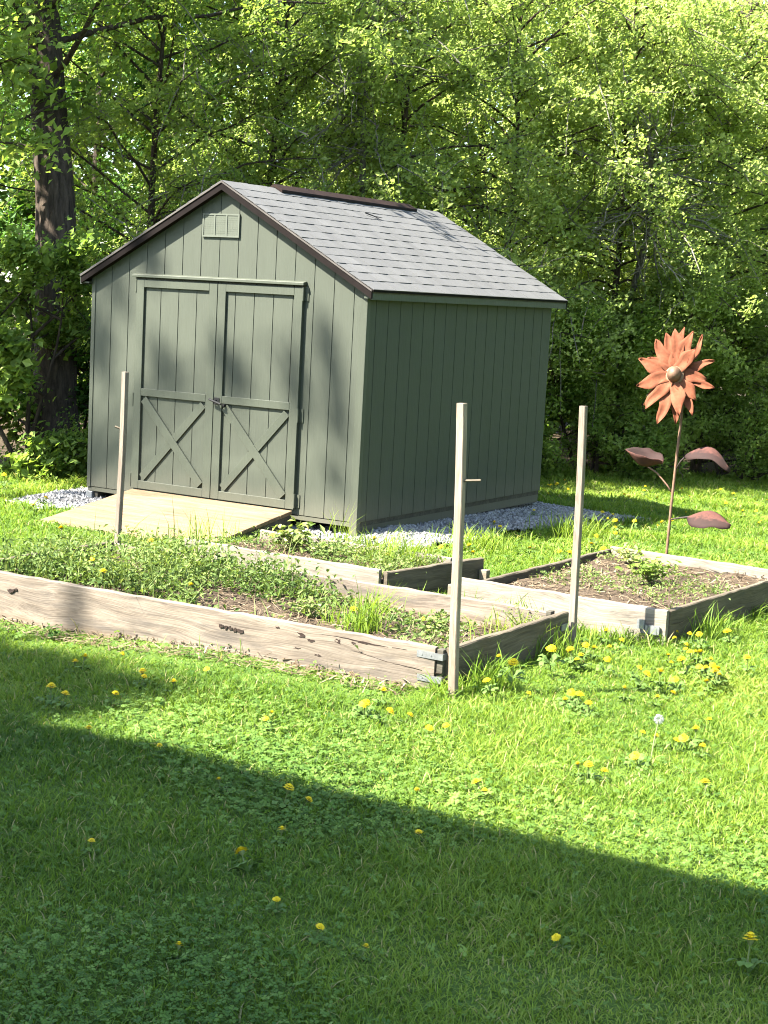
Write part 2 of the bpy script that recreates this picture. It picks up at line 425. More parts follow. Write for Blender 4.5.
# ------------------------------------------------------------------ shed
EAVE_X, EAVE_Z, RIDGE_X, RIDGE_Z = 0.087, 2.009, -1.525, 2.895
OF, LB = -0.075, 3.84
SL = (RIDGE_Z - EAVE_Z) / (EAVE_X - RIDGE_X)
def roof_z(x): return RIDGE_Z - SL * abs(x - RIDGE_X)
shed = thing('garden_shed', 'sage green wooden shed with double doors and a grey shingle gable roof', 'shed', (-1.525, 1.83, -0.15))

def siding(u0, u1, z0, top, grooves, to_world, extra=(), gw=0.009, gd=0.005):
    bp_ = {u0, u1}
    for e in extra:
        if u0 < e < u1: bp_.add(e)
    gs = [g for g in grooves if u0 + 0.02 < g < u1 - 0.02]
    for g in gs: bp_.add(g - gw / 2); bp_.add(g + gw / 2)
    us = sorted(bp_); vs = []; fs = []
    def V(u, z, d): vs.append(to_world(u, z, d)); return len(vs) - 1
    prev = None
    for a, b in zip(us[:-1], us[1:]):
        m = (a + b) / 2; d = gd if any(abs(m - g) < gw / 2 for g in gs) else 0.0
        za = z0(a) if callable(z0) else z0; zb = z0(b) if callable(z0) else z0
        q = [V(a, za, d), V(b, zb, d), V(b, top(b), d), V(a, top(a), d)]
        fs.append(tuple(q))
        if prev is not None and prev[2] != d:
            fs.append((prev[0], q[0], q[3], prev[1]))
        prev = (q[1], q[2], d)
    return vs, fs

GROOVES_F = [-0.545 + 0.2065 * k for k in range(-13, 4)]
wall_top = lambda x: roof_z(x) - 0.075
vs, fs = siding(-3.05, 0.0, 0.0, wall_top, GROOVES_F, lambda u, z, d: (u, d, z), extra=(RIDGE_X,))
mb = MB(); mb.add(vs, fs); front = mb.obj('front_wall', M['paint'], shed)
vs, fs = siding(0.0, 3.66, 0.0, lambda u: 1.975, [0.15 + 0.2065 * k for k in range(18)], lambda u, z, d: (-d, u, z))
mb = MB(); mb.add(vs, fs); mb.obj('side_wall', M['paint'], shed)
vs, fs = siding(0.0, 3.66, 0.0, lambda u: 1.975, [0.15 + 0.2065 * k for k in range(18)], lambda u, z, d: (-3.05 + d, u, z))
mb = MB(); mb.add(vs, fs); mb.obj('side_wall', M['paint'], shed)
vs, fs = siding(-3.05, 0.0, 0.0, wall_top, GROOVES_F, lambda u, z, d: (u, 3.66 - d, z), extra=(RIDGE_X,))
mb = MB(); mb.add(vs, fs); mb.obj('back_wall', M['paint'], shed)
# floor, skirts, skids, corner trim
MB().box(-3.04, -0.012, 0.013, 3.65, -0.045, -0.002).obj('floor_deck', M['dark_wood'], shed)
MB().box(-0.055, -0.014, 0.0, 3.655, -0.125, -0.006).obj('skirt_board', M['paint'], shed, bevel=0.003)
MB().box(-3.046, -0.06, 0.004, 0.013, -0.044, -0.008).obj('sill_board', M['trim'], shed)
for x in (-2.99, -2.0, -1.05):
    MB().box(x - 0.05, x + 0.05, 0.02, 3.64, -0.16, -0.047).obj('skid', M['dark_wood'], shed)
MB().box(-2.9, -0.2, 0.5, 0.55, -0.2, -0.047).obj('inner_skid', M['dark_inside'], shed)  # near-black strip standing in for the shade in the gap under the floor
MB().box(-0.066, 0.004, -0.008, 0.0, -0.14, roof_z(-0.066) - 0.08).obj('corner_board', M['trim'], shed, bevel=0.002)
MB().box(0.0005, 0.008, -0.008, 0.045, -0.14, 1.96).obj('corner_board', M['trim'], shed, bevel=0.002)
MB().box(-3.056, -3.012, -0.008, 0.0, -0.005, roof_z(-3.0) - 0.09).obj('corner_board', M['trim'], shed, bevel=0.002)
MB().box(-3.06, -2.985, -0.012, 0.1, -0.14, -0.048).obj('footing_block', M['galv'], shed, bevel=0.004)

# roof
roof = thing('roof', None, None); COL.objects.unlink(roof); roof.parent = shed; COL.objects.link(roof)
roof.location = Vector((RIDGE_X, 1.83, 2.5)) - Vector(shed.location); WORLD[roof.name] = Vector((RIDGE_X, 1.83, 2.5))
def roof_slab():
    mb = MB(); t = 0.03
    for sgn in (1, -1):
        ex = RIDGE_X + sgn * (EAVE_X - RIDGE_X)
        pts = [(RIDGE_X, RIDGE_Z - 0.012), (ex, EAVE_Z - 0.012), (ex, EAVE_Z - 0.012 - t), (RIDGE_X, RIDGE_Z - 0.012 - t)]
        vs = [(x, OF + 0.012, z) for x, z in pts] + [(x, LB - 0.012, z) for x, z in pts]
        mb.add(vs, [(0, 1, 2, 3), (7, 6, 5, 4), (0, 4, 5, 1), (1, 5, 6, 2), (2, 6, 7, 3), (3, 7, 4, 0)])
    return mb
roof_slab().obj('roof_deck', M['dark_wood'], roof)
def shingles():
    V = []; F = []; T = []
    rr = random.Random(5)
    slope_len = math.hypot(EAVE_X - RIDGE_X, RIDGE_Z - EAVE_Z)
    rows = 13; ex = slope_len / rows
    for sgn in (1, -1):
        dx = (EAVE_X - RIDGE_X) / slope_len * sgn; dz = -(RIDGE_Z - EAVE_Z) / slope_len
        nx, nz = -dz * sgn, abs(dx)
        def P(s, y, h): return (RIDGE_X + dx * s + nx * h, y, RIDGE_Z - 0.010 + dz * s + nz * h)
        def slab(s0, s1, y0, y1, h0, h1, th, tint):
            o = len(V)
            for s, h in ((s0, h0), (s1, h1)):
                for y in (y0, y1):
                    V.append(P(s, y, h)); V.append(P(s, y, h + th))
            # idx: s0y0 lo,hi, s0y1 lo,hi, s1y0 lo,hi, s1y1 lo,hi
            F.extend([(o + 1, o + 3, o + 7, o + 5), (o + 4, o + 5, o + 7, o + 6), (o, o + 1, o + 5, o + 4), (o + 2, o + 6, o + 7, o + 3)])
            T.extend([tint] * 8)
        for r_ in range(rows):
            s0 = r_ * ex; s1 = (r_ + 1) * ex + (0.012 if r_ == rows - 1 else 0)
            y = OF
            while y < LB - 0.01:
                wd = rr.uniform(0.26, 0.4); y1 = min(y + wd, LB)
                slab(max(0.0, s0 - 0.03), s1, y, y1 - 0.0015, 0.001, 0.005, 0.004, rr.uniform(0.38, 0.56)); y = y1
            y = OF - rr.uniform(0, 0.25)
            while y < LB:
                wd = rr.choice((0.14, 0.18, 0.22, 0.26)) + rr.uniform(-0.02, 0.02); gap = rr.uniform(0.10, 0.24)
                a, b = max(y, OF), min(y + wd, LB)
                if b - a > 0.03: slab(max(0.0, s0 - 0.01), s1 + 0.002, a, b, 0.0045, 0.0092, 0.0026, rr.uniform(0.42, 0.62))
                y += wd + gap
    return V, F, T
V, F, T = shingles()
np_obj('shingles', V, [np.array(F)], M['shingle'], roof, T, loc=(RIDGE_X, 1.83, 2.5))
# ridge vent: low brown strip over the middle of the ridge
def ridge_vent():
    mb = MB()
    y0, y1 = 0.72, 3.22
    prof = [(-0.098, -0.045), (-0.094, -0.022), (0, 0.030), (0.094, -0.022), (0.098, -0.045), (0.085, -0.045), (0, 0.004), (-0.085, -0.045)]
    def pr(y, k): return [(RIDGE_X + a * k, y, RIDGE_Z + b) for a, b in prof]
    a, b = pr(y0, 1), pr(y1, 1); n = len(prof)
    mb.add(a + b, [tuple(range(n)), tuple(range(n, 2 * n))[::-1]] + [(i, (i + 1) % n, n + (i + 1) % n, n + i) for i in range(n)])
    return mb
M['vent_brown'] = m_plain('brown_ridge_vent', (0.026, 0.016, 0.013), 0.75, 0.25, 8, 0.1, 0.08)
ridge_vent().obj('ridge_vent', M['vent_brown'], roof)
# rakes at the gables (brown drip edge with a pale lip) and eave fascias
def rake(y0, y1, top, h, sgn, off=0.0):
    pts = [(RIDGE_X, RIDGE_Z + top), (RIDGE_X + sgn * (EAVE_X - RIDGE_X + off), roof_z(EAVE_X) + top - SL * off), (RIDGE_X + sgn * (EAVE_X - RIDGE_X + off), roof_z(EAVE_X) + top - h - SL * off), (RIDGE_X, RIDGE_Z + top - h)]
    mb = MB(); vs = [(x, y0, z) for x, z in pts] + [(x, y1, z) for x, z in pts]
    mb.add(vs, [(0, 1, 2, 3), (7, 6, 5, 4), (0, 4, 5, 1), (1, 5, 6, 2), (2, 6, 7, 3), (3, 7, 4, 0)]); return mb
for sgn in (1, -1):
    rake(OF - 0.012, OF - 0.002, -0.012, 0.014, sgn).obj('rake_drip_edge', M['lip'], roof)
    rake(OF - 0.004, OF + 0.014, -0.0265, 0.062, sgn, -0.004).obj('rake_fascia', M['brown_metal'], roof)
    rake(OF + 0.0145, -0.001, -0.070, 0.012, sgn, -0.03).obj('rake_soffit', M['brown_metal'], roof)
    rake(LB - 0.014, LB + 0.006, -0.012, 0.085, sgn).obj('rake_fascia', M['brown_metal'], roof)
    ex = RIDGE_X + sgn * (EAVE_X - RIDGE_X)
    MB().box(ex - 0.02, ex - 0.002, OF + 0.016, LB - 0.016, EAVE_Z - 0.095, EAVE_Z - 0.03).obj('eave_fascia', M['trim'], roof)
    MB().box(ex - 0.004, ex + 0.010, OF + 0.002, LB - 0.002, EAVE_Z - 0.030, EAVE_Z - 0.004).obj('eave_drip_edge', M['brown_metal'], roof)
    x0 = 0.001 if sgn > 0 else ex + 0.021
    x1 = ex - 0.021 if sgn > 0 else -3.051
    MB().box(min(x0, x1), max(x0, x1), OF + 0.016, LB - 0.016, EAVE_Z - 0.085, EAVE_Z - 0.07).obj('eave_soffit', M['trim'], roof)

# a fallen twig lying on the shingles
tw = thing('fallen_twig', 'tiny dark twig lying on the grey shingles near the ridge vent', 'twig', (-1.18, 1.95, roof_z(-1.18) + 0.01))
def on_roof(x, y): return (x, y, roof_z(x) + 0.018)
MB().tube([on_roof(-1.22, 1.85), on_roof(-1.17, 1.95), on_roof(-1.16, 2.08)], [0.007, 0.006, 0.003], 5).tube([on_roof(-1.17, 1.95), on_roof(-1.10, 1.98)], [0.005, 0.002], 5).obj('branchlet', M['black'], tw)
# gable vent
vent = MB().box(-1.770, -1.362, -0.010, -0.001, 2.394, 2.600).obj('gable_vent', M['vent'], shed)
mb = MB()
mb.box(-1.770, -1.362, -0.017, -0.010, 2.394, 2.408); mb.box(-1.770, -1.362, -0.017, -0.010, 2.586, 2.600)
for x in (-1.770, -1.6405, -1.5085, -1.376): mb.box(x, x + 0.014, -0.0168, -0.010, 2.408, 2.586)
mb.obj('vent_frame', M['vent'], vent)
for x in (-1.756, -1.6265, -1.4945):
    mb = MB()
    for k in range(9):
        z = 2.412 + k * 0.0195
        mb.box(-0.057, 0.057, -0.009, 0.009, 0, 0.0025, Matrix.Translation((x + 0.0575, -0.0118, z + 0.004)) @ Matrix.Rotation(R(-85), 4, 'X'))
    mb.obj('vent_louvers', M['vent'], vent)

# header cap above the doors
mb = MB(); mb.add([(-2.535, 0, 2.042), (-2.535, -0.055, 2.030), (-2.535, -0.055, 2.004), (-2.535, 0, 2.004), (-0.622, 0, 2.042), (-0.622, -0.055, 2.030), (-0.622, -0.055, 2.004), (-0.622, 0, 2.004)],
                  [(0, 1, 2, 3), (7, 6, 5, 4), (0, 4, 5, 1), (1, 5, 6, 2), (2, 6, 7, 3), (3, 7, 4, 0)])
mb.obj('header_cap', M['trim'], shed, bevel=0.003)

# doors
def bar(p0, p1, wd, y0, y1):
    a = Vector((p0[0], 0, p0[1])); b = Vector((p1[0], 0, p1[1])); d = (b - a).normalized(); n = Vector((-d.z, 0, d.x)) * (wd / 2)
    vs = [(q.x, y, q.z) for y in (y0, y1) for q in (a + n, b + n, b - n, a - n)]
    return MB().add(vs, [(0, 1, 2, 3), (7, 6, 5, 4), (0, 4, 5, 1), (1, 5, 6, 2), (2, 6, 7, 3), (3, 7, 4, 0)])
def door(x0, x1, hinge_side, grooves):
    z0, z1 = 0.045, 1.985
    vs, fs = siding(x0, x1, z0, lambda u: z1, grooves, lambda u, z, d: (u, -0.014 + d, z))
    mb = MB(); mb.add(vs, fs)
    for xa in (x0, x1):
        mb.add([(xa, -0.014, z0), (xa, -0.001, z0), (xa, -0.001, z1), (xa, -0.014, z1)], [(0, 1, 2, 3)])
    d = mb.obj('door', M['paint'], shed)
    yb, yf = -0.0145, -0.036
    sw = 0.088
    for xa in (x0, x1 - sw):
        MB().box(xa, xa + sw, yf, yb, z0, z1).obj('stile', M['trim'], d, bevel=0.002)
    for za, zb in ((1.915, 1.985), (0.915, 0.983), (0.045, 0.120)):
        MB().box(x0 + sw + 0.001, x1 - sw - 0.001, yf, yb, za, zb).obj('rail', M['trim'], d, bevel=0.002)
    a, b = x0 + sw + 0.002, x1 - sw - 0.002
    bar((a + 0.03, 0.885), (b - 0.03, 0.15), 0.078, -0.0355, yb).obj('brace', M['trim'], d, bevel=0.002)
    bar((b - 0.03, 0.885), (a + 0.03, 0.15), 0.074, -0.029, yb - 0.0004).obj('brace', M['trim'], d, bevel=0.002)
    for zc in (1.93, 0.875, 0.12):
        hx = x1 + 0.004 if hinge_side > 0 else x0 - 0.004
        mb = MB().tube([(hx, -0.034, zc - 0.06), (hx, -0.034, zc + 0.06)], 0.008, 8)
        mb.box(min(hx, hx + hinge_side * 0.04), max(hx, hx + hinge_side * 0.04), -0.0085, -0.001, zc - 0.058, zc + 0.058)
        mb.box(min(hx, hx + hinge_side * 0.007), max(hx, hx + hinge_side * 0.007), -0.034, -0.001, zc - 0.058, zc + 0.058)
        mb.obj('hinge', M['trim'], d)
    return d
door(-2.490, -1.561, -1, [g - 0.02 for g in GROOVES_F])
dR = door(-1.554, -0.640, 1, [g for g in GROOVES_F])
mb = MB(); mb.box(-1.548, -1.492, -0.043, -0.036, 0.905, 0.965)
mb.tube([(-1.52, -0.043, 0.935), (-1.52, -0.08, 0.935)], 0.011, 8); mb.tube([(-1.572, -0.082, 0.948), (-1.52, -0.086, 0.935), (-1.44, -0.082, 0.912)], 0.0105, 8)
mb.tube([(-1.43, -0.037, 0.902), (-1.43, -0.062, 0.902)], 0.014, 8)
mb.obj('handle', M['black'], dR)

# ramp
ramp = thing('entry_ramp', 'pale new wooden ramp of wide planks leading up to the shed doors', 'ramp', (-1.55, -0.6, -0.15))
RZ0, RZ1 = 0.036, -0.148
npl = 7
for k in range(npl):
    a, b = k / npl, (k + 1) / npl
    ya, yb = RY0 * a - 0.045, RY0 * b - 0.045 + 0.007
    za, zb = RZ0 + (RZ1 - RZ0) * a, RZ0 + (RZ1 - RZ0) * b
    j = random.uniform(-0.006, 0.006); th = 0.034
    L = Vector((-1.55, (ya + yb) / 2, (za + zb) / 2))
    vs = [(x, y, z - t) for x in (RX0 + j, RX1 + j) for (y, z, t) in ((ya, za, 0), (yb, zb, 0), (yb, zb, th), (ya, za, th))]
    MB().add(vs, [(0, 1, 2, 3), (7, 6, 5, 4), (0, 4, 5, 1), (1, 5, 6, 2), (2, 6, 7, 3), (3, 7, 4, 0)]).obj('plank', M['ramp_wood'], ramp, loc=L, bevel=0.003)
for x in (RX0 + 0.02, -1.57, RX1 - 0.058):
    mb = MB(); vs = []
    for xx in (x, x + 0.038):
        vs += [(xx, -0.03, RZ0 - 0.036), (xx, RY0 + 0.25, RZ0 + (RZ1 - RZ0) * 0.8 - 0.036), (xx, RY0 + 0.25, -0.2), (xx, -0.03, -0.2)]
    mb.add(vs, [(0, 1, 2, 3), (7, 6, 5, 4), (0, 4, 5, 1), (1, 5, 6, 2), (2, 6, 7, 3), (3, 7, 4, 0)]).obj('bearer', M['dark_wood'], ramp)

# ------------------------------------------------------------------ boards and beds
def board(name, parent, p0, p1, z0, z1, th, mat, seed, wave=0.004, chip=0.0):
    """plank between two plan points; worn edges; grain along its length"""
    r_ = np.random.default_rng(seed)
    p0 = np.array(p0, float); p1 = np.array(p1, float); L = np.linalg.norm(p1 - p0); ang = math.atan2(*(p1 - p0)[::-1])
    n = max(4, int(L / 0.09)); xs = np.linspace(0, L, n + 1)
    c = 0.006; h = z1 - z0
    prof = np.array([(-th / 2 + c, 0), (th / 2 - c, 0), (th / 2, c), (th / 2, h - c), (th / 2 - c, h), (-th / 2 + c, h), (-th / 2, h - c), (-th / 2, c)])
    bend = 0.5 * wave * np.cumsum(r_.normal(0, 1, n + 1)) / math.sqrt(n) * 2
    V = []
    for i, x in enumerate(xs):
        q = prof.copy()
        q[:, 0] += bend[i]
        dt = r_.normal(0, wave * 0.35)
        q[3:7, 1] += dt - (abs(r_.normal(0, chip)) if chip else 0)
        q += r_.normal(0, 0.0009, q.shape)
        V += [(x, a, b) for a, b in q]
    V = np.array(V); k = 8
    i = np.arange(n)[:, None] * k; j = np.arange(k)[None, :]; j2 = (j + 1) % k
    F = np.stack([i + j, i + j2, i + k + j2, i + k + j], -1).reshape(-1, 4)[:, ::-1]
    me = np_mesh(name, V, [F, np.array([range(k)]), np.array([range(n * k + k - 1, n * k - 1, -1)])], mat)
    bm = bmesh.new(); bm.from_mesh(me); bmesh.ops.recalc_face_normals(bm, faces=bm.faces); bm.to_mesh(me); bm.free()
    o = bpy.data.objects.new(name, me)
    link(o, parent, (p0[0], p0[1], z0)); o.rotation_euler = (0, 0, ang)
    return o

def bed1_z(x, y): return soil_z(x, y, -0.005, 0.03) - 0.075 * smooth(0.9, 2.0, x)
def soil_patch(name, x0, x1, y0, y1, z, label, seed, amp=0.03, zf=None):
    nx = int((x1 - x0) / 0.05) + 1; ny = int((y1 - y0) / 0.05) + 1
    X, Y = np.meshgrid(np.linspace(x0, x1, nx), np.linspace(y0, y1, ny))
    Z = zf(X, Y) if zf else soil_z(X, Y, z, amp)
    V = np.stack([X, Y, Z], -1).reshape(-1, 3)
    i = (np.arange(ny - 1)[:, None] * nx + np.arange(nx - 1)[None, :])
    F = np.stack([i, i + 1, i + nx + 1, i + nx], -1).reshape(-1, 4)
    o = np_obj(name, V, [F], M['soil'], smooth_shade=True)
    tag(o, label, 'soil', None, 'structure'); return o
def soil_z(x, y, z, amp): return z + amp * (0.5 * n_mid(x, y) + 0.35 * n_fine(x * 1.5, y * 1.5))

ZT = 0.075
GZ = -0.2
bed1 = thing('raised_bed', 'long weathered plank garden bed in front, weedy inside, with rot holes in its front board', 'raised bed', (1.35, -3.35, -0.15), 'raised garden beds')
board('front_board', bed1, (-0.42, -4.175), (3.075, -4.075), GZ - 0.14, ZT - 0.005, 0.042, M['bed_wood'], 11, 0.007)
board('end_board', bed1, (3.145, -4.06), (3.185, -2.63), GZ, ZT, 0.042, M['gray_wood'], 12, 0.005)
board('back_board', bed1, (-0.4, -2.70), (3.15, -2.665), GZ, ZT - 0.01, 0.042, M['bed_wood'], 13, 0.006)
board('end_board', bed1, (-0.43, -4.14), (-0.41, -2.72), GZ, ZT, 0.042, M['gray_wood'], 14, 0.005)
MB().box(3.082, 3.122, -4.088, -4.045, GZ, 0.062).obj('corner_post', M['dark_wood'], bed1, bevel=0.003)
MB().box(3.105, 3.14, -2.755, -2.70, GZ, 0.085).obj('corner_post', M['dark_wood'], bed1, bevel=0.003)
def strap(parent, x0, x1, y0, y1, z, hgt, mat):      # L-shaped steel strap round the corner
    mb = MB(); t = 0.003
    mb.box(x0, x1, y0 - t, y0, z, z + hgt); mb.box(x1 - t, x1, y0, y1, z + 0.0005, z + hgt - 0.0005)
    for k in (0.2, 0.55): mb.tube([(x0 + (x1 - x0) * k, y0 - t - 0.002, z + hgt / 2), (x0 + (x1 - x0) * k, y0 - t + 0.001, z + hgt / 2)], 0.006, 8)
    return mb.obj('corner_bracket', mat, parent)
strap(bed1, 2.965, 3.128, -4.102, -4.06, 0.005, 0.036, M['galv'])
strap(bed1, 2.975, 3.128, -4.102, -4.06, -0.125, 0.036, M['galv'])
MB().box(3.208, 3.214, -2.74, -2.66, -0.03, 0.01).obj('corner_bracket', M['galv'], bed1)
# rot holes eaten into the front board's face
def rot_hole(x, z, wd, ht, seed):
    r_ = random.Random(seed)
    y = -4.175 + (x + 0.42) / 3.495 * 0.1 - 0.021
    pts = []
    n = 15
    for k in range(n):
        a = k * 2 * math.pi / n; rr = r_.uniform(0.45, 1.25)
        pts.append((x + wd / 2 * math.cos(a) * rr, z + ht / 2 * math.sin(a) * rr))
    vs = [(a, y - 0.006, b) for a, b in pts] + [(a, y + 0.01, b) for a, b in pts] + [(x, y - 0.0045, z)]
    fs = [(i, (i + 1) % n, n + (i + 1) % n, n + i) for i in range(n)] + [(i, 2 * n, (i + 1) % n) for i in range(n)]
    MB().add(vs, fs).obj('rot_hole', M['rot'], bed1)
for k, (x, z, wd, ht) in enumerate([(1.655, -0.020, .036, .024), (1.69, -.024, .03, .026), (1.722, -.024, .03, .024), (1.755, -.028, .034, .026), (1.80, -.032, .055, .034), (2.20, .005, .085, .032), (2.28, -.012, .05, .020), (2.455, .012, .06, .034), (2.17, -.07, .08, .012), (2.33, -.09, .055, .015), (2.56, .016, .035, .014), (2.62, .026, .07, .009), (0.02, -.035, .06, .034), (0.055, -.022, .035, .016), (2.05, .03, .03, .012)]):
    rot_hole(x, z, wd, ht, k)

def crack(x0, x1, z0, z1, wd, seed):     # an open check running along the grain
    r_ = random.Random(seed); n = 16; up_, lo = [], []
    for i in range(n + 1):
        q = i / n; x = x0 + (x1 - x0) * q; z = z0 + (z1 - z0) * q + 0.004 * math.sin(q * 7 + seed) + r_.uniform(-.0015, .0015)
        y = -4.175 + (x + 0.42) / 3.495 * 0.1 - 0.021; h = wd * (0.12 + math.sin(math.pi * q)) * r_.uniform(0.5, 1.1) / 2
        up_.append((x, y - 0.006, z + h)); lo.append((x, y - 0.006, z - h))
    vs = up_ + lo + [(x, y + 0.012, z) for x, y, z in up_] + [(x, y + 0.012, z) for x, y, z in lo]; m = n + 1
    fs = [(i, m + i, m + i + 1, i + 1) for i in range(n)] + [(i, i + 1, 2 * m + i + 1, 2 * m + i) for i in range(n)] + [(m + i + 1, m + i, 3 * m + i, 3 * m + i + 1) for i in range(n)]
    MB().add(vs, fs).obj('crack', M['rot'], bed1)
for k, c in enumerate([(2.35, 2.9, 0.034, 0.03, .007), (2.55, 3.0, -0.03, -0.07, .003)]): crack(*c, k)
bed2 = thing('raised_bed', 'short plank bed between the shed and the long front bed, with ragged weeds', 'raised bed', (0.85, -1.76, -0.15), 'raised garden beds')
board('front_board', bed2, (-0.1, -2.235), (0.62, -2.262), GZ, ZT + 0.01, 0.04, M['pale_wood'], 21, 0.005)
board('front_board', bed2, (0.60, -2.305), (1.63, -2.29), GZ, ZT + 0.015, 0.04, M['pale_wood'], 22, 0.006)
board('end_board', bed2, (1.665, -2.285), (1.835, -1.18), GZ, ZT, 0.04, M['gray_wood'], 23, 0.005)
board('back_board', bed2, (-0.08, -1.30), (1.66, -1.32), GZ, ZT - 0.012, 0.04, M['pale_wood'], 24, 0.006)
board('end_board', bed2, (-0.12, -2.22), (-0.12, -1.32), GZ, ZT - 0.09, 0.04, M['gray_wood'], 25, 0.004)
MB().box(1.862, 1.925, -1.262, -1.205, GZ, -0.005).obj('corner_post', M['pale_wood'], bed2, bevel=0.004)
MB().box(1.70, 1.745, -2.335, -2.285, GZ, -0.015).obj('corner_post', M['pale_wood'], bed2, bevel=0.004)

bed3 = thing('raised_bed', 'square bleached plank bed of bare soil beside the rusty metal flower', 'raised bed', (2.93, -1.0, -0.15), 'raised garden beds')
board('front_board', bed3, (2.09, -2.06), (3.655, -2.115), GZ, ZT, 0.042, M['pale_wood'], 31, 0.006)
board('end_board', bed3, (3.645, -2.085), (3.80, 0.05), GZ, ZT - 0.003, 0.04, M['gray_wood'], 32, 0.006)
board('back_board', bed3, (2.30, 0.165), (3.775, 0.065), GZ, ZT - 0.005, 0.04, M['pale_wood'], 33, 0.005)
board('end_board', bed3, (2.22, -2.03), (2.29, 0.15), GZ, ZT - 0.03, 0.04, M['gray_wood'], 34, 0.005)
MB().box(2.03, 2.085, -2.05, -1.985, GZ, 0.01).obj('corner_post', M['pale_wood'], bed3, bevel=0.004)
mb = MB(); mb.box(3.50, 3.62, -2.150, -2.137, -0.085, -0.03); mb.box(3.47, 3.52, -2.158, -2.138, -0.06, 0.0); mb.box(3.53, 3.545, -2.165, -2.137, -0.15, -0.03)
mb.obj('corner_bracket', M['galv'], bed3)

soil_patch('soil', -0.41, 3.12, -4.1, -2.69, -0.005, 'brown crumbly soil filling the long front bed under the weeds', 1, 0.03, bed1_z)
soil_patch('soil', -0.1, 1.66, -2.26, -1.33, -0.01, 'brown soil filling the short bed nearest the shed', 2, 0.03)
soil_patch('soil', 2.27, 3.68, -2.06, 0.1, -0.008, 'bare brown soil with straw filling the square bed by the metal flower', 3, 0.03)

# stakes
def stake(p0, p1, wd, mat, label, nail=None):
    p0 = Vector(p0); p1 = Vector(p1); d = (p1 - p0); L = d.length
    q = Vector((1, 0, 0)).rotation_difference(d.normalized())
    st = thing('wooden_stake', label, 'stake', p0, 'wooden stakes at the bed corners')
    # square post, its length on local x so that the grain runs up it
    mb = MB(); n = 10; c = 0.004; h = wd / 2; rr = random.Random(int(p0.x * 100))
    prof = [(-h + c, -h), (h - c, -h), (h, -h + c), (h, h - c), (h - c, h), (-h + c, h), (-h, h - c), (-h, -h + c)]
    vs = []
    for i in range(n + 1):
        bx, by = 0.004 * math.sin(i * 0.5 + p0.x), 0.003 * math.sin(i * 0.7)
        for a, b in prof: vs.append((L * i / n, a + bx + rr.uniform(-.0006, .0006), b + by + rr.uniform(-.0006, .0006)))
    fs = [(i * 8 + j, i * 8 + (j + 1) % 8, i * 8 + 8 + (j + 1) % 8, i * 8 + 8 + j) for i in range(n) for j in range(8)] + [tuple(range(8)), tuple(range(n * 8, n * 8 + 8))]
    o = mb.add(vs, fs).obj('post', mat, st); o.location = (0, 0, 0); o.rotation_mode = 'QUATERNION'; o.rotation_quaternion = q
    WORLD[o.name] = p0
    if nail:
        a = p0 + d * nail[0]
        mb = MB().tube([tuple(a), tuple(a + Vector(nail[1]))], 0.008, 6); mb.obj('peg', M['gray_wood'], st)
    return st
stake((3.262, -4.20, -0.25), (3.205, -4.20, 1.420), 0.044, M['stake_wood'], 'tall pale square stake standing at the near corner of the long front bed', (0.755, (0.115, 0.02, 0.012)))
stake((3.215, -2.56, -0.25), (3.170, -2.55, 1.349), 0.042, M['stake_gray'], 'grey square stake at the end board of the long bed, near the square bed')
stake((-0.462, -2.60, -0.2), (-0.425, -2.60, 1.308), 0.040, M['stake_gray'], 'thin leaning stake in the weeds in front of the ramp', (0.72, (-0.06, -0.02, 0.02)))

# ------------------------------------------------------------------ rusty metal flower
fb = Vector((2.661, 0.45, -0.18))
flower = thing('metal_flower', 'rust red sheet metal sunflower on a thin rod with three curled leaves', 'garden ornament', fb)
stem_path = [(2.655, 0.45, -0.3), (2.661, 0.45, 0.05), (2.668, 0.45, 0.4), (2.682, 0.45, 0.80), (2.694, 0.452, 1.10), (2.690, 0.46, 1.40)]
MB().tube(stem_path, 0.0115, 8).obj('stem', M['rod'], flower, smooth_shade=True)
fc = Vector((2.638, 0.40, 1.440))
nrm = Vector((0.22, -0.93, 0.30)).normalized()
ux = Vector((rg2.x, rg2.y, rg2.z)); ux = (ux - nrm * ux.dot(nrm)).normalized(); uy = nrm.cross(ux).normalized()
if uy.z < 0: uy = -uy
PX = 1 / 124.0 / 7.0 * 1.0
tips = [  # angle/length from the ornament's own layout: (dx, dy, layer, width)
    (63, 340, 0, 70), (143, 290, 1, 100), (208, 262, 0, 62), (268, 95, 0, 80), (213, -30, 1, 115), (262, -110, 0, 70), (118, -290, 0, 70), (135, -185, 2, 110),
    (20, -300, 2, 105), (-8, -335, 0, 80), (-125, -338, 1, 105), (-205, -228, 2, 100), (-222, -190, 0, 80), (-258, -62, 2, 115), (-236, 136, 1, 110), (-178, 166, 0, 90),
    (-125, 262, 1, 110), (-46, 306, 0, 95), (28, 322, 1, 110), (143, 170, 2, 110)]
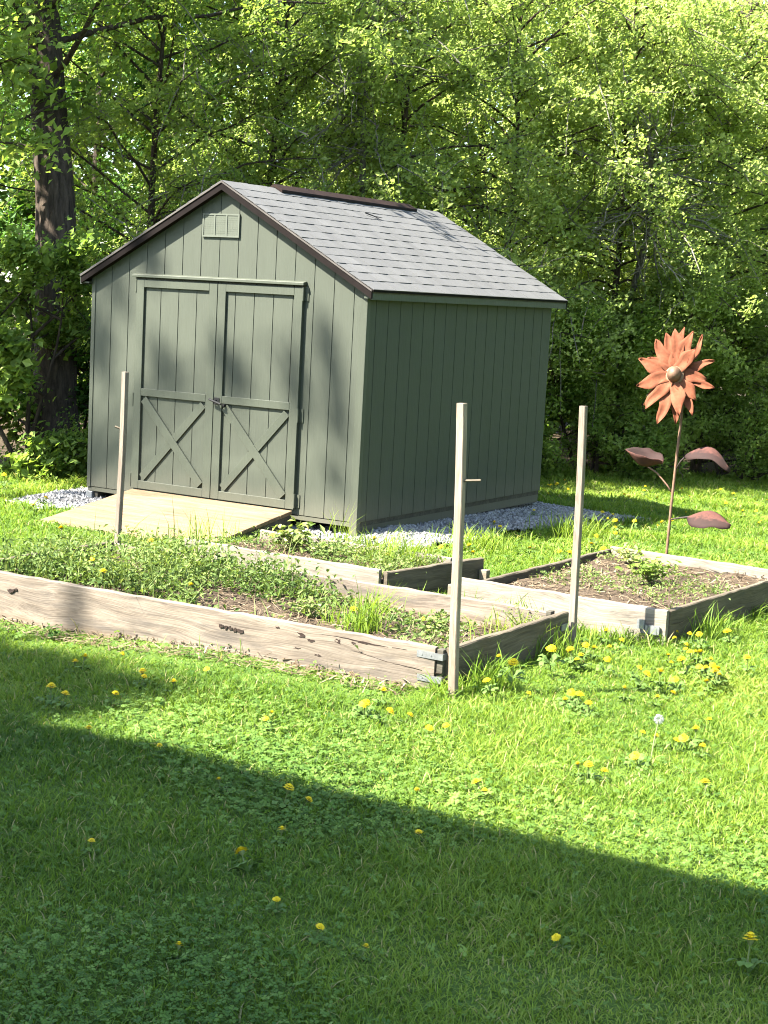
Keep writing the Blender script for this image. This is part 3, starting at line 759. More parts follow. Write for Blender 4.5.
for k, (dx, dy, lay, wd) in enumerate(tips):
    rr = random.Random(k)
    L = math.hypot(dx, dy) * PX; d2 = (dx * PX / L, dy * PX / L); n2 = (-d2[1], d2[0]); W_ = wd * PX
    nl, nw = 12, 5; V = []
    wob = rr.uniform(-1, 1); curl = rr.uniform(-0.05, 0.03)
    for i in range(nl):
        t = i / (nl - 1)
        ww = W_ * (0.20 + 0.215 * float(smooth(0.0, 0.4, t))) * (1 - 0.72 * max(0.0, (t - 0.5) / 0.5) ** 1.5) * (1 - t ** 14) + 0.003
        ww *= 1 + 0.13 * math.sin(t * 11 + k)
        cx = 0.055 * wob * L * math.sin(t * 4.6 + k) + 0.018 * L * math.sin(t * 10 + 2 * k); hz = 0.012 + lay * 0.017 + 0.045 * (0.5 if lay == 0 else 0.9) * math.sin(t * 2.0) * L / 0.35 + curl * t * t
        for j in range(nw):
            s_ = (j / (nw - 1) * 2 - 1)
            off = cx + s_ * ww
            h = hz + 0.016 * (s_ * s_ - 0.3) * (1 - 0.4 * t) + 0.006 * math.sin(t * 9 + s_ * 2 + k)
            p = fc + ux * (d2[0] * L * t + n2[0] * off) + uy * (d2[1] * L * t + n2[1] * off) + nrm * h
            V.append(p)
    F = [(i * nw + j, i * nw + j + 1, (i + 1) * nw + j + 1, (i + 1) * nw + j) for i in range(nl - 1) for j in range(nw - 1)]
    o = MB().add(V, F).obj('petal', M['rust'], flower, loc=fc, smooth_shade=True)
    md = o.modifiers.new('thick', 'SOLIDIFY'); md.thickness = 0.003; md.offset = 0
def disc_part(name, rad, h0, dome, mat, squash=1.0):
    V = []; F = []; nr, na = 7, 20
    for i in range(nr):
        t = i / (nr - 1)
        for a in range(na):
            an = a * 2 * math.pi / na; rr_ = rad * math.cos(t * math.pi / 2) + 0.001; hh = h0 + dome * math.sin(t * math.pi / 2)
            V.append(fc + ux * (rr_ * math.cos(an)) + uy * (rr_ * math.sin(an) * squash) + nrm * hh)
    F = [(i * na + a, i * na + (a + 1) % na, (i + 1) * na + (a + 1) % na, (i + 1) * na + a) for i in range(nr - 1) for a in range(na)]
    F.append(tuple(range((nr - 1) * na, nr * na))); F.append(tuple(range(na))[::-1])
    MB().add(V, F).obj(name, mat, flower, loc=fc, smooth_shade=True)
M['center'] = m_plain('weathered_flower_center', (0.15, 0.085, 0.05), 0.6, 0.35, 22, 0.3)
M['collar'] = m_plain('pale_flower_collar', (0.19, 0.115, 0.065), 0.6, 0.3, 30, 0.3)
disc_part('collar', 0.075, 0.055, 0.02, M['collar'])
disc_part('flower_center', 0.056, 0.072, 0.075, M['center'], 1.1)
MB().tube([tuple(fc - nrm * 0.06), tuple(fc + nrm * 0.06)], 0.02, 10).obj('socket', M['rod'], flower)
def metal_leaf(base, tip, side, up_, W_, droop, fold, name='leaf', cup=0.35):
    """curved sheet leaf from base to tip; side = sideways unit vector"""
    base = Vector(base); tip = Vector(tip); side = Vector(side).normalized(); up_ = Vector(up_).normalized()
    nl, nw = 14, 9; V = []
    for i in range(nl):
        t = i / (nl - 1)
        ww = W_ * (math.sin(math.pi * (0.04 + 0.94 * t ** 0.8))) ** 0.75 * (1 + 0.05 * math.sin(t * 17)) + 0.003
        c = base.lerp(tip, t) + up_ * (droop * math.sin(math.pi * t))
        for j in range(nw):
            s_ = j / (nw - 1) * 2 - 1
            V.append(c + side * (s_ * ww) - up_ * (cup * ww * s_ * s_) + up_ * (fold * ww * abs(s_)) + up_ * 0.008 * math.sin(8 * t + 3 * s_))
    F = [(i * nw + j, i * nw + j + 1, (i + 1) * nw + j + 1, (i + 1) * nw + j) for i in range(nl - 1) for j in range(nw - 1)]
    o = MB().add(V, F).obj(name, M['rust_leaf'], flower, loc=base, smooth_shade=True)
    at = o.data.attributes.new('tint', 'FLOAT', 'POINT')          # tint rises towards one flank, which the material darkens
    at.data.foreach_set('value', np.array([max(0.0, (j / (nw - 1)) * 1.0 - 0.18 + 0.1 * (i / (nl - 1))) for i in range(nl) for j in range(nw)], np.float32))
    md = o.modifiers.new('thick', 'SOLIDIFY'); md.thickness = 0.003; md.offset = 0
metal_leaf((2.765, 0.42, 0.835), (3.165, 0.34, 0.755), (0.1, -0.85, -0.22), (0.15, 0.0, 1.0), 0.12, 0.10, 0.0, cup=0.30)
metal_leaf((2.825, 0.42, 0.345), (3.20, 0.36, 0.325), (0.1, -0.80, -0.36), (0, 0, 1), 0.125, 0.045, 0.0, cup=0.30)
metal_leaf((2.575, 0.44, 0.745), (2.275, 0.38, 0.825), (-0.1, 0.85, 0.25), (0, 0.1, 1), 0.085, -0.07, 1.0, cup=-0.2)
def rod_part(pts): MB().tube(pts, 0.007, 6).obj('leaf_rod', M['rod_dark'], flower, smooth_shade=True)
rod_part([(2.680, 0.45, 0.70), (2.72, 0.445, 0.775), (2.775, 0.42, 0.83), (2.9, 0.40, 0.855)])
rod_part([(2.665, 0.45, 0.298), (2.72, 0.44, 0.318), (2.83, 0.42, 0.345), (2.95, 0.40, 0.355)])
MB().tube([(2.664, 0.45, 0.52), (2.62, 0.45, 0.575), (2.53, 0.44, 0.665), (2.455, 0.42, 0.71)], 0.007, 6).obj('leaf_rod', M['rod'], flower, smooth_shade=True)

# ------------------------------------------------------------------ gravel
def stones(n_try, box, keep, zf, smin, smax, seed):
    r_ = np.random.default_rng(seed)
    x = r_.uniform(box[0], box[1], n_try); y = r_.uniform(box[2], box[3], n_try)
    k = keep(x, y); x, y = x[k], y[k]; n = len(x)
    base = np.array([(1, 0, 0), (-1, 0, 0), (0, 1, 0), (0, -1, 0), (0, 0, 1), (0, 0, -1)], float)
    fac = np.array([(0, 2, 4), (2, 1, 4), (1, 3, 4), (3, 0, 4), (2, 0, 5), (1, 2, 5), (3, 1, 5), (0, 3, 5)])
    s = r_.uniform(smin, smax, n)
    q = r_.normal(size=(n, 3, 3)); Q, _ = np.linalg.qr(q)
    B = base[None] * (r_.uniform(0.6, 1.15, (n, 6, 1))) * np.array([1, 0.8, 0.65])
    V = np.einsum('nij,nkj->nki', Q, B) * s[:, None, None]
    V += np.stack([x, y, zf(x, y) + s * 0.25], -1)[:, None, :]
    F = (fac[None] + (np.arange(n) * 6)[:, None, None]).reshape(-1, 3)
    tint = np.repeat(np.clip(r_.normal(0.5, 0.25, n), 0, 1), 6)
    return V.reshape(-1, 3), F, tint
gkeep = lambda x, y: in_gravel(x, y) & ~in_shed(x, y, -0.25) & ~in_ramp(x, y, -0.06)
gz = lambda x, y: ground_z(x, y) + 0.035 * smooth(0, 0.25, np.minimum(np.minimum(x + 3.6, 1.0 - x), np.minimum(y + 0.5, 4.2 - y))) + 0.012 * n_mid(x * 1.2, y * 1.2)
V, F, T = stones(34000, (-3.9, 1.3, -0.9, 4.4), gkeep, gz, 0.012, 0.030, 4)
grv = np_obj('gravel', V, [F], M['stone'], None, T)
tag(grv, 'loose grey and white crushed stone spread around the shed', 'gravel', None, 'stuff')
def gravel_base():
    X, Y = np.meshgrid(np.arange(-3.8, 1.25, 0.05), np.arange(-0.8, 4.4, 0.05))
    Z = gz(X, Y) + 0.004
    ny, nx = X.shape; i = (np.arange(ny - 1)[:, None] * nx + np.arange(nx - 1)[None, :])
    F = np.stack([i, i + 1, i + nx + 1, i + nx], -1).reshape(-1, 4)
    cxy = (X[:-1, :-1] + 0.025, Y[:-1, :-1] + 0.025)
    m = in_gravel(cxy[0], cxy[1], -0.05).ravel()
    o = np_obj('gravel_bed', np.stack([X, Y, Z], -1).reshape(-1, 3), [F[m]], M['stone_bed'])
    tag(o, 'grey stone dust bed under the shed and its gravel', 'gravel bed', None, 'structure')
gravel_base()

# ------------------------------------------------------------------ grass and low plants (numpy builders)
def blades(x, y, z, h, wd, lean, seed, seg=3, tint=None, curve=1.0):
    r_ = np.random.default_rng(seed); n = len(x)
    a = r_.uniform(0, 2 * np.pi, n); dirx, diry = np.cos(a), np.sin(a)
    b = a + np.pi / 2 + r_.normal(0, 0.5, n); wx, wy = np.cos(b), np.sin(b)
    ts = np.linspace(0, 1, seg + 1)
    rows = []
    for k, t in enumerate(ts):
        out = lean * h * (t ** (1 + curve)); up_ = h * t * np.sqrt(np.clip(1 - (lean * t * 0.6) ** 2, 0.1, 1))
        cx, cy_, cz = x + dirx * out, y + diry * out, z + up_
        if k == seg: rows.append(np.stack([cx, cy_, cz], -1)[:, None, :])
        else:
            ww = wd * 0.5 * (1 - 0.55 * t ** 1.5)
            rows.append(np.stack([np.stack([cx - wx * ww, cy_ - wy * ww, cz], -1), np.stack([cx + wx * ww, cy_ + wy * ww, cz], -1)], 1))
    V = np.concatenate(rows, 1); nv = V.shape[1]
    o = (np.arange(n) * nv)[:, None]
    quads = [o + np.array([[2 * k, 2 * k + 1, 2 * k + 3, 2 * k + 2]]) for k in range(seg - 1)]
    tri = o + np.array([[2 * seg - 2, 2 * seg - 1, 2 * seg]])
    F4 = np.concatenate(quads) if quads else np.zeros((0, 4), int)
    T = np.repeat(np.clip(tint, 0, 1), nv)
    return V.reshape(-1, 3), F4, tri, T

class Acc:
    def __init__(s): s.V = []; s.F = {}; s.T = []; s.n = 0
    def add(s, V, Fs, T):
        s.V.append(V); s.T.append(T)
        for F in Fs:
            if len(F): s.F.setdefault(F.shape[1], []).append(F + s.n)
        s.n += len(V)
    def obj(s, name, mat, parent=None, loc=(0, 0, 0)):
        return np_obj(name, np.concatenate(s.V), [np.concatenate(v) for k, v in sorted(s.F.items())], mat, parent, np.concatenate(s.T), loc)

TO_SUN = -SUN_D
def leafquads(P, L, Wd, seed, tint, up_bias=0.6, N=None, fold=0.18, sunward=0.0):
    """rhombus leaves centred near P with a folded midrib"""
    r_ = np.random.default_rng(seed); n = len(P)
    nr = r_.normal(size=(n, 3)); nr[:, 2] = np.abs(nr[:, 2]) + up_bias
    if sunward: nr = r_.normal(size=(n, 3)) + np.array([0, 0, 0.3]) + TO_SUN * sunward
    if N is not None: nr = nr * 0.5 + N
    nr /= np.linalg.norm(nr, axis=1)[:, None]
    d = r_.normal(size=(n, 3)); d -= nr * (d * nr).sum(1)[:, None]; d /= np.linalg.norm(d, axis=1)[:, None]
    s = np.cross(nr, d)
    L = np.broadcast_to(L, n)[:, None]; Wd = np.broadcast_to(Wd, n)[:, None]
    V = np.stack([P - d * L * 0.5, P + s * Wd * 0.5 + nr * Wd * fold - d * L * 0.06, P + d * L * 0.5 - nr * L * 0.08, P - s * Wd * 0.5 + nr * Wd * fold - d * L * 0.06], 1)
    F = (np.arange(n) * 4)[:, None] + np.array([[0, 1, 2, 3]])
    return V.reshape(-1, 3), F, np.repeat(np.clip(tint, 0, 1), 4)

def lawn_mask(x, y):
    sd = wood_sd(x, y) + 0.5 * n_mid(x * 0.5, y * 0.5) * 0.4
    return (sd > 0.0) & ~in_shed(x, y, 0.02) & ~in_ramp(x, y, 0.01) & ~in_beds(x, y, -0.005) & ~(in_gravel(x, y, -0.03))

def sample_band(D0, D1, dens, seed, marg=0.55, k=0.268):
    r_ = np.random.default_rng(seed)
    smax = D1 * k + marg
    n = int((D1 - D0) * 2 * smax * dens)
    D = r_.uniform(D0, D1, n); s = r_.uniform(-smax, smax, n)
    m = np.abs(s) < D * k + marg
    D, s = D[m], s[m]
    return CAM[0] + D * FWD2[0] + s * RGT2[0], CAM[1] + D * FWD2[1] + s * RGT2[1], D

def clover_amt(x, y):
    return smooth(0.15, 0.9, n_mid(x * 0.55 + 3, y * 0.55) + 0.5 * n_big(x * 1.4, y * 1.4)) * (0.3 + 0.7 * smooth(-4.9, -6.2, y))
def make_grass():
    acc = Acc()
    for D0, D1, dens, wd, h0, seg, sd in ((3.4, 6.0, 7800, 0.0050, 0.062, 3, 1), (6.0, 9.0, 5800, 0.0058, 0.064, 3, 2), (9.0, 13.0, 3400, 0.0075, 0.066, 2, 3), (13.0, 18.0, 1700, 0.0105, 0.068, 2, 4), (18.0, 29.0, 800, 0.0155, 0.075, 2, 5)):
        x, y, D = sample_band(D0, D1, dens, sd)
        m = lawn_mask(x, y)
        r_ = np.random.default_rng(100 + sd)
        m &= r_.uniform(0, 1, len(x)) > 0.45 * clover_amt(x, y)
        x, y = x[m], y[m]; n = len(x)
        cl = 0.5 + 0.5 * np.clip(n_mid(x * 1.1, y * 1.1) * 0.6 + 0.5 * n_fine(x, y), -1, 1)
        h = 0.86 * h0 * (0.45 + 0.75 * cl) * r_.uniform(0.55, 1.35, n)
        # longer where the mower does not reach: along boards, gravel and the wood's edge
        edge = in_beds(x, y, 0.16) | (in_gravel(x, y, 0.22) & ~in_gravel(x, y, 0.0))
        edge &= ~((y < -4.0) & (x < 3.1))
        h = np.where(edge, h * r_.uniform(1.0, 2.3, n), h)
        h = np.where((y < -4.05) & (y > -4.55) & (x < 3.1), h * 0.5, h)
        back = smooth(1.2, 0.0, wood_sd(x, y)); h *= 1 + 1.3 * back
        tint = 0.46 + 0.13 * n_big(x, y) + 0.10 * n_mid(x, y) + r_.normal(0, 0.15, n)
        tint = np.where(r_.uniform(0, 1, n) < 0.045, 1.0, np.minimum(tint, 0.93))
        V, F4, F3, T = blades(x, y, ground_z(x, y) - 0.004, h, wd * r_.uniform(0.7, 1.3, n), r_.uniform(0.4, 1.5, n), 200 + sd, seg, tint)
        acc.add(V, [F4, F3], T)
    o = acc.obj('grass', M['grass'])
    tag(o, 'sunlit and shaded mown lawn grass, longer along boards and gravel', 'grass', None, 'stuff')
make_grass()

def make_clover():
    acc = Acc()
    for D0, D1, dens, rad, sd in ((3.4, 6.2, 2300, 0.0115, 31), (6.2, 9.5, 1600, 0.0135, 32), (9.5, 14, 500, 0.018, 33)):
        x, y, D = sample_band(D0, D1, dens, sd)
        r_ = np.random.default_rng(sd + 7)
        m = lawn_mask(x, y) & (r_.uniform(0, 1, len(x)) < 0.07 + 0.85 * clover_amt(x, y))
        x, y = x[m], y[m]; n = len(x)
        z = ground_z(x, y) + r_.uniform(0.018, 0.055, n)
        a0 = r_.uniform(0, 6.28, n); ti = r_.normal(0, 0.30, (n, 2)); rr = rad * r_.uniform(0.65, 1.25, n)
        tint = 0.5 + 0.15 * n_mid(x, y) + r_.normal(0, 0.2, n)
        for k in range(3):
            a = a0 + k * 2.094
            pts = []
            for t, s_ in ((0.05, 0), (0.55, 0.52), (0.98, 0.5), (1.1, 0.16), (1.0, -0.0), (1.1, -0.16), (0.98, -0.5), (0.55, -0.52)):
                px = np.cos(a) * t - np.sin(a) * s_; py = np.sin(a) * t + np.cos(a) * s_
                pts.append(np.stack([x + px * rr, y + py * rr, z + rr * (px * ti[:, 0] + py * ti[:, 1]) + rr * 0.18 * abs(s_) * 2 - 0.1 * rr * t], -1))
            V = np.stack(pts, 1); 
            F = (np.arange(n) * 8)[:, None] + np.array([[0, 1, 2, 3, 4, 5, 6, 7]])
            acc.add(V.reshape(-1, 3), [F], np.repeat(np.clip(tint, 0, 1), 8))
    o = acc.obj('clover', M['clover'])
    tag(o, 'patches of clover and low broad leaves in the lawn', 'ground cover', None, 'stuff')
make_clover()

# weeds covering the beds
def weed_cover(x, y, z, hgt, n_leaf, L, seed, tint0, name, label, straw=0, straw_box=None, grass_n=0):
    r_ = np.random.default_rng(seed)
    acc = Acc(); n = len(x)
    per = n_leaf
    P = []
    for i in range(per):
        t = r_.uniform(0.1, 1.0, n)
        sp = 0.035 + 0.03 * t
        P.append(np.stack([x + r_.normal(0, 1, n) * sp, y + r_.normal(0, 1, n) * sp, z + hgt * t], -1))
    P = np.concatenate(P); tt = np.tile(tint0, per) + r_.normal(0, 0.16, len(P))
    V, F, T = leafquads(P, L * r_.uniform(0.6, 1.3, len(P)), L * 0.55 * r_.uniform(0.7, 1.2, len(P)), seed + 1, tt, 0.5)
    acc.add(V, [F], T)
    V, F4, F3, T = blades(x, y, z - 0.01, hgt, np.full(n, 0.005), r_.uniform(0.05, 0.5, n), seed + 2, 2, np.clip(tint0 - 0.1, 0, 1))
    acc.add(V, [F4, F3], T)
    gi = r_.integers(0, n, n // 2); gx = x[gi] + r_.normal(0, 0.05, len(gi)); gy = y[gi] + r_.normal(0, 0.05, len(gi))
    V, F4, F3, T = blades(gx, gy, z[gi] - 0.01, hgt[gi] * r_.uniform(0.7, 2.0, len(gi)), np.full(len(gi), 0.007), r_.uniform(0.1, 0.9, len(gi)), seed + 3, 3, 0.6 + r_.normal(0, 0.2, len(gi)))
    acc.add(V, [F4, F3], T)
    o = acc.obj(name, M['weed']); tag(o, label, 'weeds', None, 'stuff'); return o

def bed_points(n, x0, x1, y0, y1, seed, prob):
    r_ = np.random.default_rng(seed); x = r_.uniform(x0, x1, n); y = r_.uniform(y0, y1, n)
    m = r_.uniform(0, 1, n) < prob(x, y); return x[m], y[m]
# long front bed: thick weeds at its left, thinning to soil at its right
p1 = lambda x, y: np.clip(smooth(1.8, 0.9, x) * (0.62 + 0.5 * n_mid(x * 1.3, y * 1.3)) + 0.10 + 0.10 * n_mid(x * 1.3, y * 1.3), 0, 1)
x, y = bed_points(2100, -0.33, 3.02, -3.97, -2.76, 41, p1)
r_ = np.random.default_rng(42)
h = (0.06 + 0.12 * smooth(2.4, 0.8, x)) * r_.uniform(0.35, 1.6, len(x))
weed_cover(x, y, bed1_z(x, y), h, 9, 0.042, 43, 0.45 + 0.12 * n_mid(x, y), 'weeds', 'thick low leafy weeds filling the left half of the long bed')
# past the far left corner and between the two beds
x, y = bed_points(1500, -1.2, 1.7, -2.62, -2.28, 44, lambda x, y: smooth(0.5, -0.3, x) * 0.85 + 0.05)
x2, y2 = bed_points(900, -1.5, -0.45, -3.4, -1.6, 46, lambda x, y: smooth(-1.5, -0.7, x))
x = np.concatenate([x, x2]); y = np.concatenate([y, y2])
weed_cover(x, y, ground_z(x, y), 0.11 * r_.uniform(0.6, 1.4, len(x)), 7, 0.032, 47, 0.5 + 0.12 * n_mid(x, y), 'weeds', 'leafy weeds spilling between the two beds in front of the ramp')
x, y = bed_points(1000, -0.08, 1.64, -2.24, -1.34, 48, lambda x, y: np.clip(0.35 + 0.4 * n_mid(x, y), 0, 1))
weed_cover(x, y, soil_z(x, y, -0.01, 0.03), 0.07 * r_.uniform(0.6, 1.5, len(x)), 8, 0.032, 49, 0.48 + 0.12 * n_mid(x, y), 'weeds', 'patchy small weeds in the short bed nearest the shed')
x, y = bed_points(620, 2.28, 3.66, -2.05, 0.08, 50, lambda x, y: np.clip(0.22 + 0.4 * n_mid(x * 1.2, y * 1.2), 0, 1))
weed_cover(x, y, soil_z(x, y, -0.008, 0.03), 0.05 * r_.uniform(0.5, 1.6, len(x)), 7, 0.03, 51, 0.5 + 0.12 * n_mid(x, y), 'weeds', 'sparse seedlings on the bare soil of the square bed')

def straw_cover(spec, label):
    acc = Acc()
    for k, (x0, x1, y0, y1, zf, n, zoff) in enumerate(spec):
        r_ = np.random.default_rng(60 + k)
        x = r_.uniform(x0, x1, n); y = r_.uniform(y0, y1, n); z = zf(x, y) + zoff + r_.uniform(0.0, 0.02, n)
        a = r_.uniform(0, 6.28, n); L = r_.uniform(0.03, 0.11, n); wd = r_.uniform(0.002, 0.006, n); pitch = r_.normal(0, 0.22, n)
        dx, dy, dz = np.cos(a) * L / 2, np.sin(a) * L / 2, np.sin(pitch) * L / 2
        px, py = -np.sin(a) * wd, np.cos(a) * wd
        V = np.stack([np.stack([x - dx - px, y - dy - py, z - dz], -1), np.stack([x + dx - px * .4, y + dy - py * .4, z + dz], -1), np.stack([x + dx + px * .4, y + dy + py * .4, z + dz + 0.001], -1), np.stack([x - dx + px, y - dy + py, z - dz + 0.001], -1)], 1)
        F = (np.arange(n) * 4)[:, None] + np.array([[0, 1, 2, 3]])
        acc.add(V.reshape(-1, 3), [F], np.repeat(np.clip(r_.normal(0.45, 0.28, n), 0, 1), 4))
    o = acc.obj('straw', M['straw']); tag(o, label, 'straw', None, 'stuff')
straw_cover([(0.9, 3.1, -4.06, -2.7, bed1_z, 1900, 0.0)], 'dry straw and dead stems on the soil of the long front bed')
straw_cover([(-0.05, 1.64, -2.24, -1.34, lambda x, y: soil_z(x, y, -0.01, 0.03), 1100, 0.0)], 'dry straw and dead stems in the short bed nearest the shed')
straw_cover([(2.27, 3.68, -2.05, 0.09, lambda x, y: soil_z(x, y, -0.008, 0.03), 2000, 0.0)], 'dry straw and dead stems covering the square bed')

straw_cover([(-0.4, 3.0, -4.36, -4.12, lambda x, y: ground_z(x, y) + 0.012, 900, 0.0)], 'brown thatch and dead stems along the foot of the long front board')
x, y = bed_points(170, -0.3, 3.0, -4.32, -4.17, 52, lambda x, y: np.clip(0.5 + 0.5 * n_mid(x * 2, y), 0, 1))
m_ = y < -4.2 + (x + 0.42) * 0.0286; x, y = x[m_], y[m_]
weed_cover(x, y, ground_z(x, y), 0.06 * r_.uniform(0.4, 1.6, len(x)), 4, 0.02, 53, 0.55 + 0.2 * n_mid(x, y), 'weeds', 'scraggly sprigs along the foot of the long front board')
# single plants one can point to
def tuft(loc, n, h, spread, seed, label, wd=0.008, tint0=0.6, name='grass_tuft', cat='grass tuft', lean=(0.15, 0.95), group=None):
    t = thing(name, label, cat, loc, group); r_ = np.random.default_rng(seed)
    x = loc[0] + r_.normal(0, spread, n); y = loc[1] + r_.normal(0, spread, n)
    V, F4, F3, T = blades(x, y, np.full(n, loc[2] - 0.02), h * r_.uniform(0.5, 1.25, n), wd * r_.uniform(0.6, 1.3, n), r_.uniform(*lean, n), seed, 4, tint0 + r_.normal(0, 0.12, n))
    acc = Acc(); acc.add(V, [F4, F3], T); acc.obj('leaves', M['grass'], t, loc)
    return t
def herb(loc, n, h, rad, L, seed, label, mat='weed', tint0=0.5, stems=9, name='weed_plant', cat='weed', upright=False):
    t = thing(name, label, cat, loc); r_ = np.random.default_rng(seed)
    mb = MB(); P = []; 
    for k in range(stems):
        a = r_.uniform(0, 6.28); rr = rad * math.sqrt(r_.uniform(0.05, 1)); hh = h * r_.uniform(0.55, 1.05) * (1 - 0.35 * (rr / rad) ** 2)
        p = [np.array(loc) + np.array([math.cos(a) * rr * q, math.sin(a) * rr * q, hh * (q ** 0.8) - 0.01]) for q in (0, 0.35, 0.7, 1.0)]
        mb.tube(p, [0.004, 0.0035, 0.003, 0.0015], 5)
        m = max(3, n // stems)
        for i in range(m):
            q = r_.uniform(0.25, 1.0); b = np.array(loc) + np.array([math.cos(a) * rr * q, math.sin(a) * rr * q, hh * q ** 0.8])
            P.append(b + r_.normal(0, L * 0.55, 3) * np.array([1, 1, 0.5]))
    mb.obj('stalks', M['stem'], t, loc)
    P = np.array(P); P[:, 2] = np.maximum(P[:, 2], loc[2] + 0.005)
    nn = P - np.array(loc); nn[:, 2] = 0; nn = nn / (np.linalg.norm(nn, axis=1)[:, None] + 1e-6) * 0.35; nn[:, 2] = 0.75
    V, F, T = leafquads(P, L * r_.uniform(0.6, 1.3, len(P)), L * 0.6 * r_.uniform(0.7, 1.2, len(P)), seed, tint0 + r_.normal(0, 0.16, len(P)), 0.2, nn)
    acc = Acc(); acc.add(V, [F], T); acc.obj('leaves', M[mat], t, loc); return t
tuft((2.25, -3.45, -0.07), 110, 0.31, 0.07, 71, 'bright tall grass tuft growing in the middle of the long front bed', 0.007, 0.45)
tuft((2.05, -3.42, -0.07), 60, 0.14, 0.07, 72, 'lower grass tuft just left of the tallest one in the long bed', 0.008, 0.55)
tuft((1.30, -1.55, 0.0), 140, 0.27, 0.11, 73, 'tall grass tuft at the right end of the short bed by the shed corner', 0.007, 0.6)
tuft((0.12, -0.42, -0.12), 26, 0.34, 0.05, 74, 'wispy long grass stalks standing at the shed corner', 0.006, 0.7, lean=(0.15, 0.7))
tuft((-0.62, -1.36, -0.14), 90, 0.30, 0.14, 75, 'tall thin seeding grass at the right edge of the ramp', 0.006, 0.72, lean=(0.05, 0.5))
tuft((0.95, 0.45, -0.15), 260, 0.2, 0.16, 76, 'long unmown grass clump at the near edge of the gravel', 0.008, 0.6)
tuft((1.30, 1.75, -0.16), 260, 0.24, 0.17, 77, 'long unmown grass clump by the gravel behind the grey stake', 0.008, 0.62)
tuft((0.35, -0.45, -0.15), 190, 0.17, 0.18, 78, 'low grass clump on the gravel under the shed corner', 0.008, 0.62)
tuft((3.33, -3.95, -0.15), 90, 0.24, 0.07, 79, 'long grass growing at the foot of the tall pale stake', 0.007, 0.42)
tuft((3.27, -2.95, -0.15), 80, 0.22, 0.09, 80, 'long grass growing against the end board below the grey stake', 0.007, 0.42)
tuft((3.80, -1.75, -0.15), 90, 0.23, 0.11, 81, 'long grass clump against the right side of the square bed', 0.007, 0.45)
tuft((2.95, -2.85, -0.07), 120, 0.16, 0.13, 82, 'feathery pale grass in the right corner of the long bed', 0.006, 0.72)
tuft((2.62, -2.35, -0.15), 170, 0.20, 0.16, 83, 'long grass in the gap between the long bed and the square bed', 0.007, 0.42)
tuft((3.35, -2.28, -0.15), 110, 0.13, 0.1, 84, 'short grass at the foot of the bleached front board', 0.008, 0.55)
herb((3.03, -0.85, 0.02), 190, 0.22, 0.2, 0.055, 85, 'leafy green plant growing in the middle of the square bed', 'tree_mid', 0.6, 16)
herb((2.62, -0.2, 0.02), 120, 0.16, 0.2, 0.045, 86, 'pale leafy weed at the back of the square bed before the metal flower', 'weed', 0.75, 12)
herb((0.42, -1.6, 0.0), 110, 0.25, 0.16, 0.085, 87, 'broad leaved weed rising in the short bed beside the ramp', 'weed', 0.72, 12)
herb((0.85, -1.75, 0.0), 80, 0.16, 0.16, 0.05, 88, 'small bushy weed in the middle of the short bed', 'weed', 0.5, 10)
herb((1.75, -3.35, -0.07), 90, 0.14, 0.15, 0.05, 89, 'broad leaved weed left of the grass tuft in the long bed', 'weed', 0.62, 10)
herb((2.55, -3.1, -0.07), 80, 0.12, 0.13, 0.045, 90, 'small leafy weed near the right end of the long bed', 'weed', 0.6, 10)
herb((2.98, -2.8, -0.07), 60, 0.22, 0.13, 0.03, 91, 'tall wispy weed in the back right corner of the long bed', 'weed', 0.7, 10)
herb((0.50, -4.33, -0.25), 26, 0.13, 0.05, 0.035, 92, 'single dark sprout at the foot of the long front board', 'tree_dark', 0.4, 3)
herb((3.46, -2.2, -0.15), 40, 0.12, 0.09, 0.03, 93, 'small grey weed at the bracket of the bleached front board', 'weed', 0.4, 6)
herb((-0.25, -1.75, -0.14), 70, 0.13, 0.18, 0.04, 94, 'dark low weed at the front right corner of the ramp', 'tree_mid', 0.5, 10)

